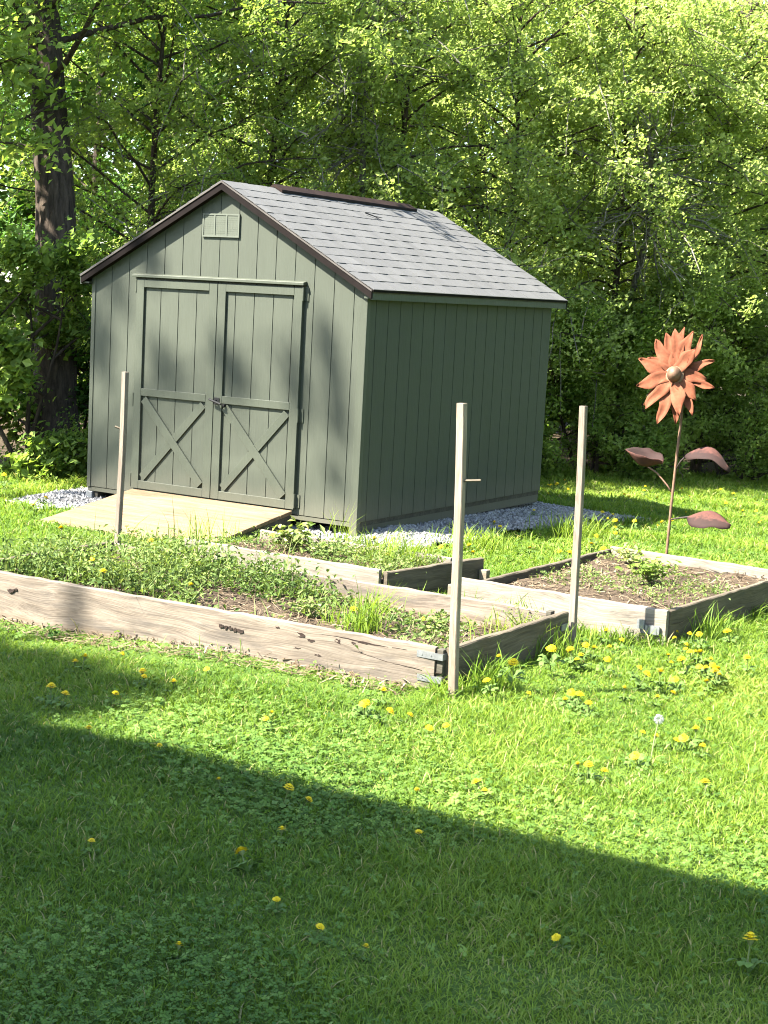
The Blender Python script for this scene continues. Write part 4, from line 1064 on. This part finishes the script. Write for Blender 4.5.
# ------------------------------------------------------------------ dandelions
def make_dandelion():
    root = thing('dandelion', 'x', 'dandelion', (0, 0, 0), 'dandelions dotted over the lawn and beds')
    MB().tube([(0, 0, -0.01), (0.004, 0.002, 0.04), (0.0, 0, 0.083)], [0.0026, 0.0023, 0.002], 6).obj('stalk', M['stem'], root)
    V = []; F = []
    r_ = random.Random(3)
    for ring, (rad, z, n, lift) in enumerate(((0.022, 0.083, 18, 0.004), (0.018, 0.087, 15, 0.007), (0.012, 0.090, 11, 0.009), (0.006, 0.093, 7, 0.008))):
        for k in range(n):
            a = 2 * math.pi * (k + 0.5 * ring) / n; w_ = 0.0028; rr = rad * r_.uniform(0.85, 1.1); o = len(V)
            c, s_ = math.cos(a), math.sin(a)
            for q, ww, zz in ((0.1, 0.6, 0), (0.6, 1.0, lift), (1.0, 0.75, lift * 0.8)):
                V.append((c * rr * q - s_ * w_ * ww, s_ * rr * q + c * w_ * ww, z + zz)); V.append((c * rr * q + s_ * w_ * ww, s_ * rr * q - c * w_ * ww, z + zz))
            F += [(o, o + 1, o + 3, o + 2), (o + 2, o + 3, o + 5, o + 4)]
    MB().add(V, F).obj('flower_head', M['dandelion'], root)
    V = []; F = []
    for k in range(7):
        a = 2 * math.pi * k / 7 + r_.uniform(-0.3, 0.3); L_ = r_.uniform(0.035, 0.065); o = len(V); c, s_ = math.cos(a), math.sin(a)
        for i in range(7):
            q = i / 6; w_ = (0.003 + 0.010 * q) * (1.25 if i % 2 else 0.55) * (1 if i < 6 else 0.1); z = 0.012 + 0.03 * math.sin(q * 2.4)
            V += [(c * L_ * q - s_ * w_, s_ * L_ * q + c * w_, z), (c * L_ * q + s_ * w_, s_ * L_ * q - c * w_, z)]
        F += [(o + 2 * i, o + 2 * i + 1, o + 2 * i + 3, o + 2 * i + 2) for i in range(6)]
    MB().add(V, F).obj('leaf_rosette', M['rosette'], root)
    mb = MB(); n = 8
    mb.tube([(0, 0, 0.072), (0, 0, 0.079), (0, 0, 0.086)], [0.003, 0.008, 0.011], 8).obj('bud_cup', M['stem'], root)
    return root
SETS = [
 ('yellow dandelion open in the house shade near the bottom of the photo', [(2.76, -6.07), (3.29, -6.31), (3.63, -6.36), (3.66, -6.27), (3.86, -6.7), (3.96, -7.03), (4.23, -7.25), (4.46, -7.36), (4.65, -7.38), (4.23, -7.79), (3.38, -7.24), (4.23, -6.27), (5.14, -6.89), (5.73, -6.75)], 1.0, 0),
 ('yellow dandelion in the sunlit lawn right of the tall pale stake', [(3.97, -5.82), (4.22, -5.68), (4.20, -5.64), (4.46, -5.14), (4.51, -5.09), (4.42, -5.15), (4.53, -4.73), (4.95, -4.98), (4.54, -4.32), (4.62, -4.2), (4.72, -4.39), (4.48, -4.4), (4.55, -3.81), (4.61, -4.28), (3.8, -3.94), (3.88, -3.98), (3.98, -4.05), (3.52, -4.97), (3.58, -4.84), (3.6, -4.04), (3.8, -3.91), (3.79, -3.83), (4.37, -4.32), (4.0, -3.63), (4.17, -3.6), (4.17, -3.42)], 1.0, 0),
 ('yellow dandelion in the crowd of them before the square bed', [(3.42, -2.86), (3.5, -2.9), (3.36, -2.45), (3.49, -2.64), (3.5, -2.51), (3.55, -3.14), (3.68, -3.15), (3.86, -3.19), (3.96, -3.35), (4.08, -3.31), (3.9, -2.69), (3.94, -2.76), (4.15, -3.21), (3.82, -2.19), (4.09, -2.89), (3.9, -2.15), (4.17, -2.86), (4.11, -2.59), (4.21, -2.85), (4.28, -2.95), (4.32, -3.18), (3.98, -1.83), (4.35, -2.61), (4.33, -3.07)] + [(3.45 + 0.93 * ((k * 0.618) % 1), -3.3 + 1.35 * ((k * 0.377 + 0.2) % 1)) for k in range(14)], 1.0, 0.02),
 ('yellow dandelion along the foot of the long front board', [(3.01, -4.78), (3.06, -4.79), (3.22, -4.91), (3.03, -4.59), (3.29, -4.79), (1.97, -4.66), (1.25, -4.59), (1.36, -5.02), (1.31, -5.03), (2.07, -5.11), (1.85, -5.07), (1.86, -5.13), (1.98, -5.48), (1.67, -5.61), (1.81, -5.68), (2.87, -5.36), (2.79, -5.25), (2.34, -6.06)], 1.0, 0.0),
 ('tall yellow dandelion beside the end board between the two stakes', [(3.46, -3.42), (3.44, -3.88), (3.27, -3.67), (3.48, -4.2)], 1.2, 0.06),
 ('yellow dandelion among the weeds inside the long front bed', [(0.04, -3.78), (0.16, -3.53), (0.15, -3.42), (0.59, -4.0), (0.07, -2.81), (1.22, -3.86), (2.0, -3.98), (2.19, -3.92), (2.24, -4.0), (2.02, -3.29), (2.4, -3.08)], 1.1, 0.21),
 ('yellow dandelion in the grass left of the ramp by the gravel', [(-4.07, -0.07), (-2.76, -1.02), (-3.09, -0.58), (-1.45, -2.1)], 1.1, 0.02),
 ('yellow dandelion in the long grass along the gravel right of the shed', [(0.41, 2.69), (0.81, 3.46), (0.97, 3.31), (1.28, 2.48), (1.47, 2.32), (1.55, 2.02), (1.71, 1.66), (1.71, 1.13), (1.9, 0.7), (1.86, 0.2), (1.95, 0.08), (2.18, 0.35), (1.51, 0.32), (0.71, 1.17), (0.76, 1.24), (0.52, -0.53), (1.11, -0.44), (1.2, -0.12), (1.42, -0.53)], 1.15, 0.05),
]
rf = random.Random(9)
far = []
while len(far) < 34:
    D = rf.uniform(15.5, 22); s = rf.uniform(0.085, 0.26) * D; q = ds(D, s)
    if wood_sd(*q) > 1.2 and not in_gravel(np.array(q[0]), np.array(q[1]), 0.2) and q[1] > 1.5: far.append(q)
SETS.append(('tiny yellow dandelion in the far lawn before the woods', far, 0.9, 0.0))
dproto = make_dandelion(); first = True
for label, pts, sc, dz in SETS:
    for (x, y) in pts:
        o = dproto if first else copy_tree(dproto)
        first = False
        zb = float(ground_z(x, y))
        o.location = (x, y, zb + (dz if not (dz > 0.15 and x > 1.5) else 0.10) - rf.uniform(0.0, 0.02)); s_ = sc * rf.uniform(0.65, 1.25); o.scale = (s_, s_, s_ * rf.uniform(0.85, 1.25))
        o.rotation_euler = (rf.uniform(-0.2, 0.6), rf.uniform(-0.35, 0.4), rf.uniform(0, 6.28)); o['label'] = label
puff = thing('dandelion_clock', 'white fluffy dandelion seed head on a bent stalk in the sunny lawn', 'dandelion clock', (4.52, -4.47, -0.15))
MB().tube([(4.55, -4.62, -0.16), (4.535, -4.55, -0.06), (4.52, -4.47, 0.01)], 0.003, 6).obj('stalk', M['stem'], puff)
mb = MB(); rp = random.Random(2)
for k in range(150):
    v = Vector((rp.gauss(0, 1), rp.gauss(0, 1), rp.gauss(0, 1))).normalized(); c = Vector((4.52, -4.47, 0.013)); e = c + v * rp.uniform(0.017, 0.023)
    a = v.orthogonal().normalized(); b = v.cross(a)
    for j in range(3):
        an = j * 2.09 + k; w_ = a * math.cos(an) + b * math.sin(an)
        mb.add([e - v * 0.003, e + w_ * 0.007 + v * 0.003, e + w_ * 0.006 + v.cross(w_) * 0.002 + v * 0.003], [(0, 1, 2)])
mb.obj('seed_head', M['fluff'], puff)

# ------------------------------------------------------------------ trees
def tree(name, label, cat, base, height, crown_z0, rad, trunk_r, n_leaf, L, mat, seed, tint0=0.5, bark='bark', lean=(0, 0), limbs=26, twigs=7, droop=0.0, top_frac=1.0,
         group=None, sparse=0.0, trunk_path=None, multi=1, push=(0, 0), sig=0.13, limb_bark=None):
    r_ = np.random.default_rng(seed)
    b = np.array([base[0], base[1], float(ground_z(base[0], base[1])) - 0.1])
    t = thing(name, label, cat, b, group)
    tv, tf, nv = [], [], 0
    lp = []; lw = []
    twv, twf, nt_ = [], [], 0
    for mstem in range(multi):
        off = r_.normal(0, 0.25, 2) if multi > 1 else np.zeros(2)
        spread = r_.normal(0, 0.12 * height, 2) if multi > 1 else np.zeros(2)
        if trunk_path is not None:
            path = np.array(trunk_path, float); rads = np.linspace(1, 0.45, len(path)) * trunk_r; rads[0] *= 1.5
        else:
            ts = np.linspace(0, 1, 9)
            path = np.stack([b[0] + off[0] + (lean[0] + spread[0]) * ts + 0.1 * np.sin(ts * 5 + seed) * ts, b[1] + off[1] + (lean[1] + spread[1]) * ts + 0.1 * np.cos(ts * 4 + seed) * ts, b[2] + ts * height * 0.92], -1)
            rads = trunk_r * (1 - 0.86 * ts) / (1 if multi == 1 else 1.3); rads[0] *= 1.35
        V, F = tube_np(path, rads, 12 if trunk_r > 0.15 else 7); tv.append(V); tf.append(F + nv); nv += len(V)
        zz = np.linspace(0, 1, len(path))
        nl = limbs // multi
        for k in range(nl):
            h0 = crown_z0 + (height - crown_z0) * ((k + r_.uniform(0, 1)) / nl) ** 0.9 * 0.9
            f = np.clip((h0) / (height * 0.92), 0, 1)
            p0 = np.array([np.interp(f, zz, path[:, i]) for i in range(3)])
            u = (h0 - crown_z0) / max(0.1, (height - crown_z0))
            prof = math.sqrt(max(0.05, 1 - (u * 1.25 - 0.35) ** 2 / 0.95)) if u < 1 else 0.3
            a = k * 2.4 + r_.uniform(-0.5, 0.5); ln = rad * prof * r_.uniform(0.7, 1.12)
            el = r_.uniform(0.05, 0.55) + 0.5 * u
            d = np.array([math.cos(a) * math.cos(el), math.sin(a) * math.cos(el), math.sin(el)])
            qs = np.linspace(0, 1, 6)
            bendv = r_.normal(0, 0.12, 3)
            lp_ = p0 + d * ln * qs[:, None] + np.outer(qs ** 2, bendv * ln) + np.outer(qs ** 2.2, [push[0] * ln, push[1] * ln, -droop * ln]) + r_.normal(0, 0.02 * ln, (6, 3)) * qs[:, None]
            lr = max(0.016, trunk_r * (0.13 if trunk_path is not None else 0.24) * (1 - 0.5 * u)) * (1 - 0.85 * qs) + 0.004
            V, F = tube_np(lp_, lr, 5); tv.append(V); tf.append(F + nv); nv += len(V)
            for j in range(twigs):
                q = r_.uniform(0.3, 1.0) if j else 1.0
                s0 = np.array([np.interp(q, qs, lp_[:, i]) for i in range(3)])
                dd = d * 0.6 + r_.normal(0, 0.7, 3) + np.array([0, 0, 0.15 - droop * 0.6]); dd /= np.linalg.norm(dd)
                tl = r_.uniform(0.35, 0.85) * min(1.0, rad / 2.2)
                tp = s0 + dd * tl * np.linspace(0, 1, 4)[:, None] + np.outer(np.linspace(0, 1, 4) ** 2, [0, 0, -0.25 * tl * (0.4 + droop)]) + r_.normal(0, 0.015, (4, 3))
                V, F = tube_np(tp, np.array([0.010, 0.008, 0.006, 0.003]), 3); twv.append(V); twf.append(F + nt_); nt_ += len(V)
                if r_.uniform() < sparse: continue
                lp.append(tp); lw.append(1.0)
    tr = np_obj('trunk', np.concatenate(tv), [np.concatenate(tf)], M[bark], t, loc=b, smooth_shade=True)
    if lp and n_leaf:
        lp = np.array(lp); m = len(lp)
        idx = r_.integers(0, m, n_leaf); q = r_.uniform(0.05, 1.05, n_leaf) * 3; i0 = np.clip(q.astype(int), 0, 2); fr = q - i0
        P = lp[idx, i0] * (1 - fr)[:, None] + lp[idx, i0 + 1] * fr[:, None]
        P = P + r_.normal(0, sig, (n_leaf, 3)) * r_.uniform(0.25, 1, (n_leaf, 1))
        P[:, 2] = np.maximum(P[:, 2], b[2] + 0.12)
        keep = (P[:, 2] < 6.3) | (r_.uniform(0, 1, n_leaf) < 0.3); P = P[keep]; idx = idx[keep]; n_leaf = len(P)   # thinner at the top
        clump = r_.normal(0, 0.10, m)
        tint = tint0 + clump[idx] + r_.normal(0, 0.15, n_leaf)
        ll = L * r_.uniform(0.45, 1.5, n_leaf) * (1 + 0.25 * clump[idx] / 0.1)
        V, F, T = leafquads(P, ll, ll * 0.66, seed + 1, tint, 0.75, sunward=1.5)
        tw = np.concatenate(twv); tq = np.concatenate(twf)
        acc = Acc(); acc.add(V, [F], T); acc.add(tw, [tq], np.zeros(len(tw))); o = acc.obj('crown', M[mat], t, b)
        o.data.materials.append(M[limb_bark or bark])
        mi = np.zeros(len(o.data.polygons), np.int32); mi[len(F):] = 1; o.data.polygons.foreach_set('material_index', mi)
    return t

G1 = 'trees along the edge of the woods'
# the thick trunk at the left
tp = [(-4.98, 1.75, -0.4), (-5.14, 1.84, 0.1), (-5.25, 1.88, 0.6), (-5.33, 1.98, 1.71), (-5.47, 2.08, 2.82), (-5.67, 2.14, 3.93), (-5.85, 2.2, 5.04), (-6.0, 2.3, 7.0), (-6.1, 2.3, 9.5)]
tree('broadleaf_tree', 'thick dark furrowed trunk at the left with foliage high over the shed', 'tree', (-5.0, 1.8), 13.0, 7.6, 3.0, 0.31, 14000, 0.07, 'tree_mid', 301, 0.4, 'bark', limbs=30, twigs=8, trunk_path=tp, group=G1, sig=0.2)
SPEC = [
 # name, label, D, s, H, z0, rad, tr, n, L, mat, tint, droop
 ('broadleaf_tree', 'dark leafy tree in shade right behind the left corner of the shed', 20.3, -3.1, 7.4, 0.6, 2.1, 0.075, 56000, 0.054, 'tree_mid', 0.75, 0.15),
 ('broadleaf_tree', 'bushy mid green tree rising behind the peak of the shed gable', 21.3, -1.8, 7.4, 0.6, 2.2, 0.075, 60000, 0.054, 'tree_bright', 0.35, 0.2),
 ('broadleaf_tree', 'yellow green tree rising behind the ridge vent of the shed roof', 21.8, -0.2, 7.2, 0.8, 2.3, 0.075, 64000, 0.053, 'tree_bright', 0.4, 0.3),
 ('broadleaf_tree', 'bright spring green tree overhanging the back end of the shed roof', 23.0, 1.4, 7.2, 1.4, 2.4, 0.075, 64000, 0.053, 'tree_bright', 0.5, 0.4),
 ('broadleaf_tree', 'drooping yellow green tree above the bare branches right of the shed', 23.8, 3.1, 7.2, 1.6, 2.4, 0.075, 64000, 0.053, 'tree_bright', 0.5, 0.5),
 ('broadleaf_tree', 'tall light green tree behind the metal flower', 24.6, 4.8, 7.6, 1.5, 2.4, 0.075, 62000, 0.053, 'tree_bright', 0.45, 0.4),
 ('broadleaf_tree', 'light green tree at the right edge of the photo', 25.2, 6.6, 7.6, 1.4, 2.4, 0.075, 46000, 0.053, 'tree_bright', 0.42, 0.35),
]
for k, (nm, lb, D, s, H, z0, rad, tr_, n, L, mat, ti, dr) in enumerate(SPEC):
    tree(nm, lb, 'tree', ds(D, s), H, z0, rad, tr_, n, L, mat, 310 + k, ti, 'bark', lean=(0.5, -0.5), limbs=54, twigs=10, droop=dr, group=G1, push=(0.13, -0.16), limb_bark='bark_gray')
tree('shade_tree', 'spreading tree beyond the left edge that keeps the thick trunk in shade', 'tree', (-7.6, -0.3), 10.0, 2.2, 2.8, 0.18, 34000, 0.11, 'tree_mid', 321, 0.5, 'bark', limbs=34, twigs=8, sig=0.2)
BACK = [(24.5, -4.6), (25.2, -2.6), (25.8, -0.6), (26.9, 1.3), (27.8, 3.3), (28.6, 5.4), (29.2, 7.4)]
BL = ['far left', 'left', 'gable', 'ridge', 'roof end', 'flower', 'right']
BLAB = ['tall tree in the second row behind the thick left trunk', 'tall tree in the second row seen above the left slope of the shed', 'tall tree in the second row above the shed peak', 'tall tree in the second row above the middle of the shed roof',
        'tall tree in the second row above the bare branches', 'tall tree in the second row above the metal flower', 'tall tree in the second row at the upper right corner']
for k, (D, s) in enumerate(BACK):
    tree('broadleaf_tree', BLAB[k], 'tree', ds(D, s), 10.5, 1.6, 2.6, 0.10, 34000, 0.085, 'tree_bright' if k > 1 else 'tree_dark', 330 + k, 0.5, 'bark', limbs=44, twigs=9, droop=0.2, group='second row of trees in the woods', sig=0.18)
# bushes and undergrowth along the edge
SH = [
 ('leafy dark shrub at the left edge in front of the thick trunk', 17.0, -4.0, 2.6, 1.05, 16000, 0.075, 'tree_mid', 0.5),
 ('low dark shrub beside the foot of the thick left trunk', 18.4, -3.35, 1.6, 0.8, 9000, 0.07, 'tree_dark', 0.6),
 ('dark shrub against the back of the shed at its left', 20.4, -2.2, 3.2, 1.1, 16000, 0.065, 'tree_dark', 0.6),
 ('leafy bush close against the hidden back wall of the shed', 21.6, 1.5, 2.4, 1.0, 18000, 0.052, 'tree_mid', 0.5),
 ('green undergrowth bush behind the back right corner of the shed', 22.2, 2.6, 2.2, 1.0, 22000, 0.052, 'tree_mid', 0.45),
 ('dense leafy bush left of the metal flower at the lawn edge', 22.7, 3.5, 2.7, 1.1, 20000, 0.052, 'tree_bright', 0.25),
 ('dense leafy bush straight behind the metal flower', 23.3, 4.65, 2.5, 1.1, 20000, 0.052, 'tree_bright', 0.2),
 ('dense leafy bush at the right edge of the lawn', 23.9, 5.8, 2.4, 1.1, 18000, 0.052, 'tree_bright', 0.2),
 ('low weedy bush on the lawn edge under the bare branches', 22.3, 3.0, 0.8, 0.8, 9000, 0.045, 'tree_mid', 0.65),
 ('low weedy bush on the lawn edge right of the metal flower', 23.0, 5.2, 0.9, 0.9, 10000, 0.045, 'tree_mid', 0.65),
]
for k, (lb, D, s, H, rad, n, L, mat, ti) in enumerate(SH):
    tree('shrub', lb, 'shrub', ds(D, s), H, 0.1, rad, 0.04, n, L, mat, 350 + k, ti, 'bark', limbs=24, twigs=6, multi=4, group='shrubs along the edge of the woods', droop=0.1, sig=0.12)
# maple boughs hanging in front of the trunk, top left
tree('maple_sapling', 'young maple with broad bright leaves at the upper left corner', 'tree', ds(16.6, -4.7), 6.4, 3.5, 1.2, 0.05, 4500, 0.10, 'tree_mid', 371, 0.75, 'bark', limbs=22, twigs=6, droop=0.15, group=G1, sig=0.2)
for k, (D, s) in enumerate(((13.0, 7.4), (17.0, 8.6), (9.0, 6.9), (21.0, 9.8), (5.0, 7.0))):  # unseen trees added to block sky light and darken the shed's side wall
    tree('broadleaf_tree', ['yard tree beyond the right edge level with the beds', 'yard tree beyond the right edge level with the shed', 'yard tree beyond the right edge level with the lawn', 'yard tree where the woods turn beyond the right edge', 'yard tree to the right of the camera'][k], 'tree', ds(D, s), 12.5, 0.5, 2.7, 0.16, 26000, 0.15, 'tree_mid', 375 + k, 0.4, 'bark', limbs=40, twigs=8, droop=0.2, group='yard trees on the right', sig=0.2)
# bare, tangled branches
def dead_brush(label, D, s, z0, z1, n, seed, spread, ln):
    r_ = np.random.default_rng(seed); bx, by = ds(D, s); ox, oy = ds(D - 1.5, s + 0.05); gz_ = float(ground_z(bx, by))
    t = thing('dead_tree', label, 'dead tree', (bx, by, gz_))
    V, F = tube_np(np.array([(bx, by, gz_ - 0.1), (bx + 0.05, by, z0 * 0.6), (ox, oy, z0), (ox, oy - 0.1, z1)]), np.array([0.06, 0.05, 0.04, 0.02]), 7)
    tr = np_obj('trunk', V, [F], M['bark_gray'], t, loc=(bx, by, gz_), smooth_shade=True)
    tv, tf, nv = [], [], 0
    for k in range(n):
        p0 = np.array([ox + r_.normal(0, 0.15), oy + r_.normal(0, 0.15), r_.uniform(z0, z1)])
        d = np.array([*(r_.normal(0, 0.55) * RGT2 + (-abs(r_.normal(0.25, 0.4))) * FWD2), r_.normal(0.05, 0.45)]) + 0.5 * spread * r_.choice([-1, 1]) * np.array([*RGT2, 0])
        d /= np.linalg.norm(d); L_ = ln * r_.uniform(0.5, 1.2); q = np.linspace(0, 1, 7)
        p = p0 + d * L_ * q[:, None] + np.cumsum(r_.normal(0, 0.035 * L_, (7, 3)), 0) + np.outer(q ** 2, [0, 0, -0.15 * L_])
        V, F = tube_np(p, 0.017 * (1 - 0.8 * q) + 0.003, 4); tv.append(V); tf.append(F + nv); nv += len(V)
        for j in range(7):
            i = r_.integers(2, 7); dd = d + r_.normal(0, 0.8, 3); dd /= np.linalg.norm(dd); q2 = np.linspace(0, 1, 5)
            p2 = p[i] + dd * r_.uniform(0.2, 0.6) * q2[:, None] + np.cumsum(r_.normal(0, 0.02, (5, 3)), 0)
            V, F = tube_np(p2, 0.006 * (1 - 0.7 * q2) + 0.0015, 3); tv.append(V); tf.append(F + nv); nv += len(V)
    np_obj('crown', np.concatenate(tv), [np.concatenate(tf)], M['bark_gray'], t, loc=(bx, by, gz_))
dead_brush('tangle of bare grey branches hanging in the trees right of the shed', 23.6, 3.35, 3.0, 4.0, 30, 381, 0.5, 1.1)
dead_brush('bare grey branches showing through the leaves above the shed ridge', 21.9, -0.55, 3.7, 5.2, 16, 382, 0.4, 1.0)

# deep wood behind: one mass nobody could count
def deep_wood():
    r_ = np.random.default_rng(390); acc = Acc(); n = 110000
    D = r_.uniform(30, 38, n); s = r_.uniform(-13, 15, n); x = CAM[0] + D * FWD2[0] + s * RGT2[0]; y = CAM[1] + D * FWD2[1] + s * RGT2[1]
    z = r_.uniform(-0.4, 13, n) * 1.0
    top = 11.5 + 1.6 * np.sin(s * 0.8) + 0.8 * np.sin(s * 2.3 + 1)
    m = z < top; P = np.stack([x, y, z], -1)[m]
    V, F, T = leafquads(P, 0.26 * r_.uniform(0.6, 1.2, len(P)), 0.17, 391, 0.4 + r_.normal(0, 0.2, len(P)), 0.5)
    acc.add(V, [F], T); o = acc.obj('woods', M['tree_mid']); tag(o, 'dark mass of woods far behind the row of trees', 'woods', None, 'stuff')
deep_wood()

# ------------------------------------------------------------------ beside and behind the camera: what throws the shade on the lawn
house = thing('house', 'gabled house beside the camera whose roof shades the near lawn', 'house', (-1.0, -14, -0.15))
HX0, HX1, HY0, HY1, HZ = -4.6, 3.0, -17.6, -10.0, 5.35
M['house_paint'] = m_paint('house_siding_paint', (0.6, 0.6, 0.57)); M['white'] = m_plain('white_trim', (0.75, 0.75, 0.73), 0.5)
MB().box(HX0, HX1, HY0, HY1, -0.3, HZ - 0.25).obj('walls', M['house_paint'], house)
yr = (HY0 + HY1) / 2
mb = MB(); e0, e1 = HX0 - 0.35, HX1 + 0.4
vs = []
for xx in (e0, e1): vs += [(xx, -9.6, HZ), (xx, yr, HZ + 2.6), (xx, HY0 - 0.4, HZ), (xx, HY0 - 0.4, HZ - 0.2), (xx, yr, HZ + 2.4), (xx, -9.6, HZ - 0.2)]
mb.add(vs, [(0, 1, 4, 5), (1, 2, 3, 4), (6, 11, 10, 7), (7, 10, 9, 8), (0, 6, 7, 1), (1, 7, 8, 2), (5, 4, 10, 11), (4, 3, 9, 10), (0, 5, 11, 6), (2, 8, 9, 3)])
mb.obj('roof', M['shingle'], house)
M['glass'] = m_plain('window_glass', (0.05, 0.06, 0.07), 0.08, 0.05, 3, 0.0, 0.6)
for x in (-3.2, 0.6):
    for z in (0.9, 3.4):
        f = MB().box(x, x + 1.0, -9.998, -9.94, z, z + 1.3).obj('window', M['white'], house)
        MB().box(x + 0.08, x + 0.92, -9.939, -9.93, z + 0.08, z + 1.22).obj('pane', M['glass'], f)
# tall trees on the sun side
def cloud_tree(label, base, height, clumps, seed, L=0.12, tr_=0.25, n_per=220):
    r_ = np.random.default_rng(seed); b = np.array([base[0], base[1], float(ground_z(*base)) - 0.1])
    t = thing('shade_tree', label, 'tree', b)
    tv, tf, nv = [], [], 0
    top = np.array([base[0] + 0.3, base[1] + 0.2, height]); P = np.linspace(0, 1, 8)[:, None] * (top - b) + b
    V, F = tube_np(P, tr_ * np.linspace(1, 0.15, 8), 10); tv.append(V); tf.append(F); nv += len(V)
    lp = []
    for (cx, cy_, cz, cr) in clumps:
        c = np.array([cx, cy_, cz]); f = np.clip((cz - 2.0 - b[2]) / (height - b[2]), 0.3, 0.95); p0 = b + (top - b) * f
        q = np.linspace(0, 1, 6)[:, None]; p = p0 * (1 - q) + c * q + np.sin(q * np.pi) * np.array([0, 0, 0.25]) + r_.normal(0, 0.06, (6, 3)) * q
        V, F = tube_np(p, np.linspace(0.04, 0.006, 6), 5); tv.append(V); tf.append(F + nv); nv += len(V)
        m = int(n_per * (cr / 0.3) ** 2)
        lp.append(c + r_.normal(0, cr * 0.55, (m, 3)))
    np_obj('trunk', np.concatenate(tv), [np.concatenate(tf)], M['bark'], t, loc=b, smooth_shade=True)
    P = np.concatenate(lp)
    V, F, T = leafquads(P, L * r_.uniform(0.6, 1.2, len(P)), L * 0.65, seed, 0.5 + r_.normal(0, 0.2, len(P)), 0.6)
    acc = Acc(); acc.add(V, [F], T); acc.obj('crown', M['tree_mid'], t, b)
SD = np.array([0.54, 0.66, -1.0])
gable = [(-2.34, 2.17, .13), (-2.86, 1.45, .10), (-2.88, 1.15, .11), (-2.16, 1.22, .14), (-1.41, 1.25, .15), (-1.31, 1.10, .12), (-0.66, 1.12, .16), (-0.23, 0.85, .12), (-0.38, 1.52, .13), (-0.3, 1.2, .12), (-2.75, 1.85, .12), (-0.25, 0.4, .1), (-2.5, 2.28, .1)]
cl = [(x - SD[0] * 17, 0 - SD[1] * 17, z + 17, r0) for x, z, r0 in gable]
cloud_tree('tall sparse tree on the sunny side casting soft spots on the shed', (-12.5, -11.0), 19, cl, 401, L=0.085, n_per=460)
rg_ = np.random.default_rng(402); cl = []
for k in range(150):
    gx = rg_.uniform(-1.2, 1.7); gy = rg_.uniform(-6.5, -5.0) - 0.35 * max(0, gx - 0.8); h_ = rg_.uniform(11.5, 14.0)
    cl.append((gx - SD[0] * (h_ + .2), gy - SD[1] * (h_ + .2), h_, rg_.uniform(0.2, 0.36)))
for k in range(120):
    gx = rg_.uniform(-4.5, 2.05); gy = rg_.uniform(-6.5, -4.95) - 0.25 * max(0, gx - 0.6)
    if gx > 1.2 and rg_.uniform() < 0.55: continue
    h_ = rg_.uniform(11.5, 14.5); cl.append((gx - SD[0] * (h_ + .15), gy - SD[1] * (h_ + .15), h_, rg_.uniform(0.22, 0.42)))
cloud_tree('tall leafy tree behind the house shading the lower left lawn', (-7.3, -13.6), 15, cl, 403, L=0.12, n_per=150)
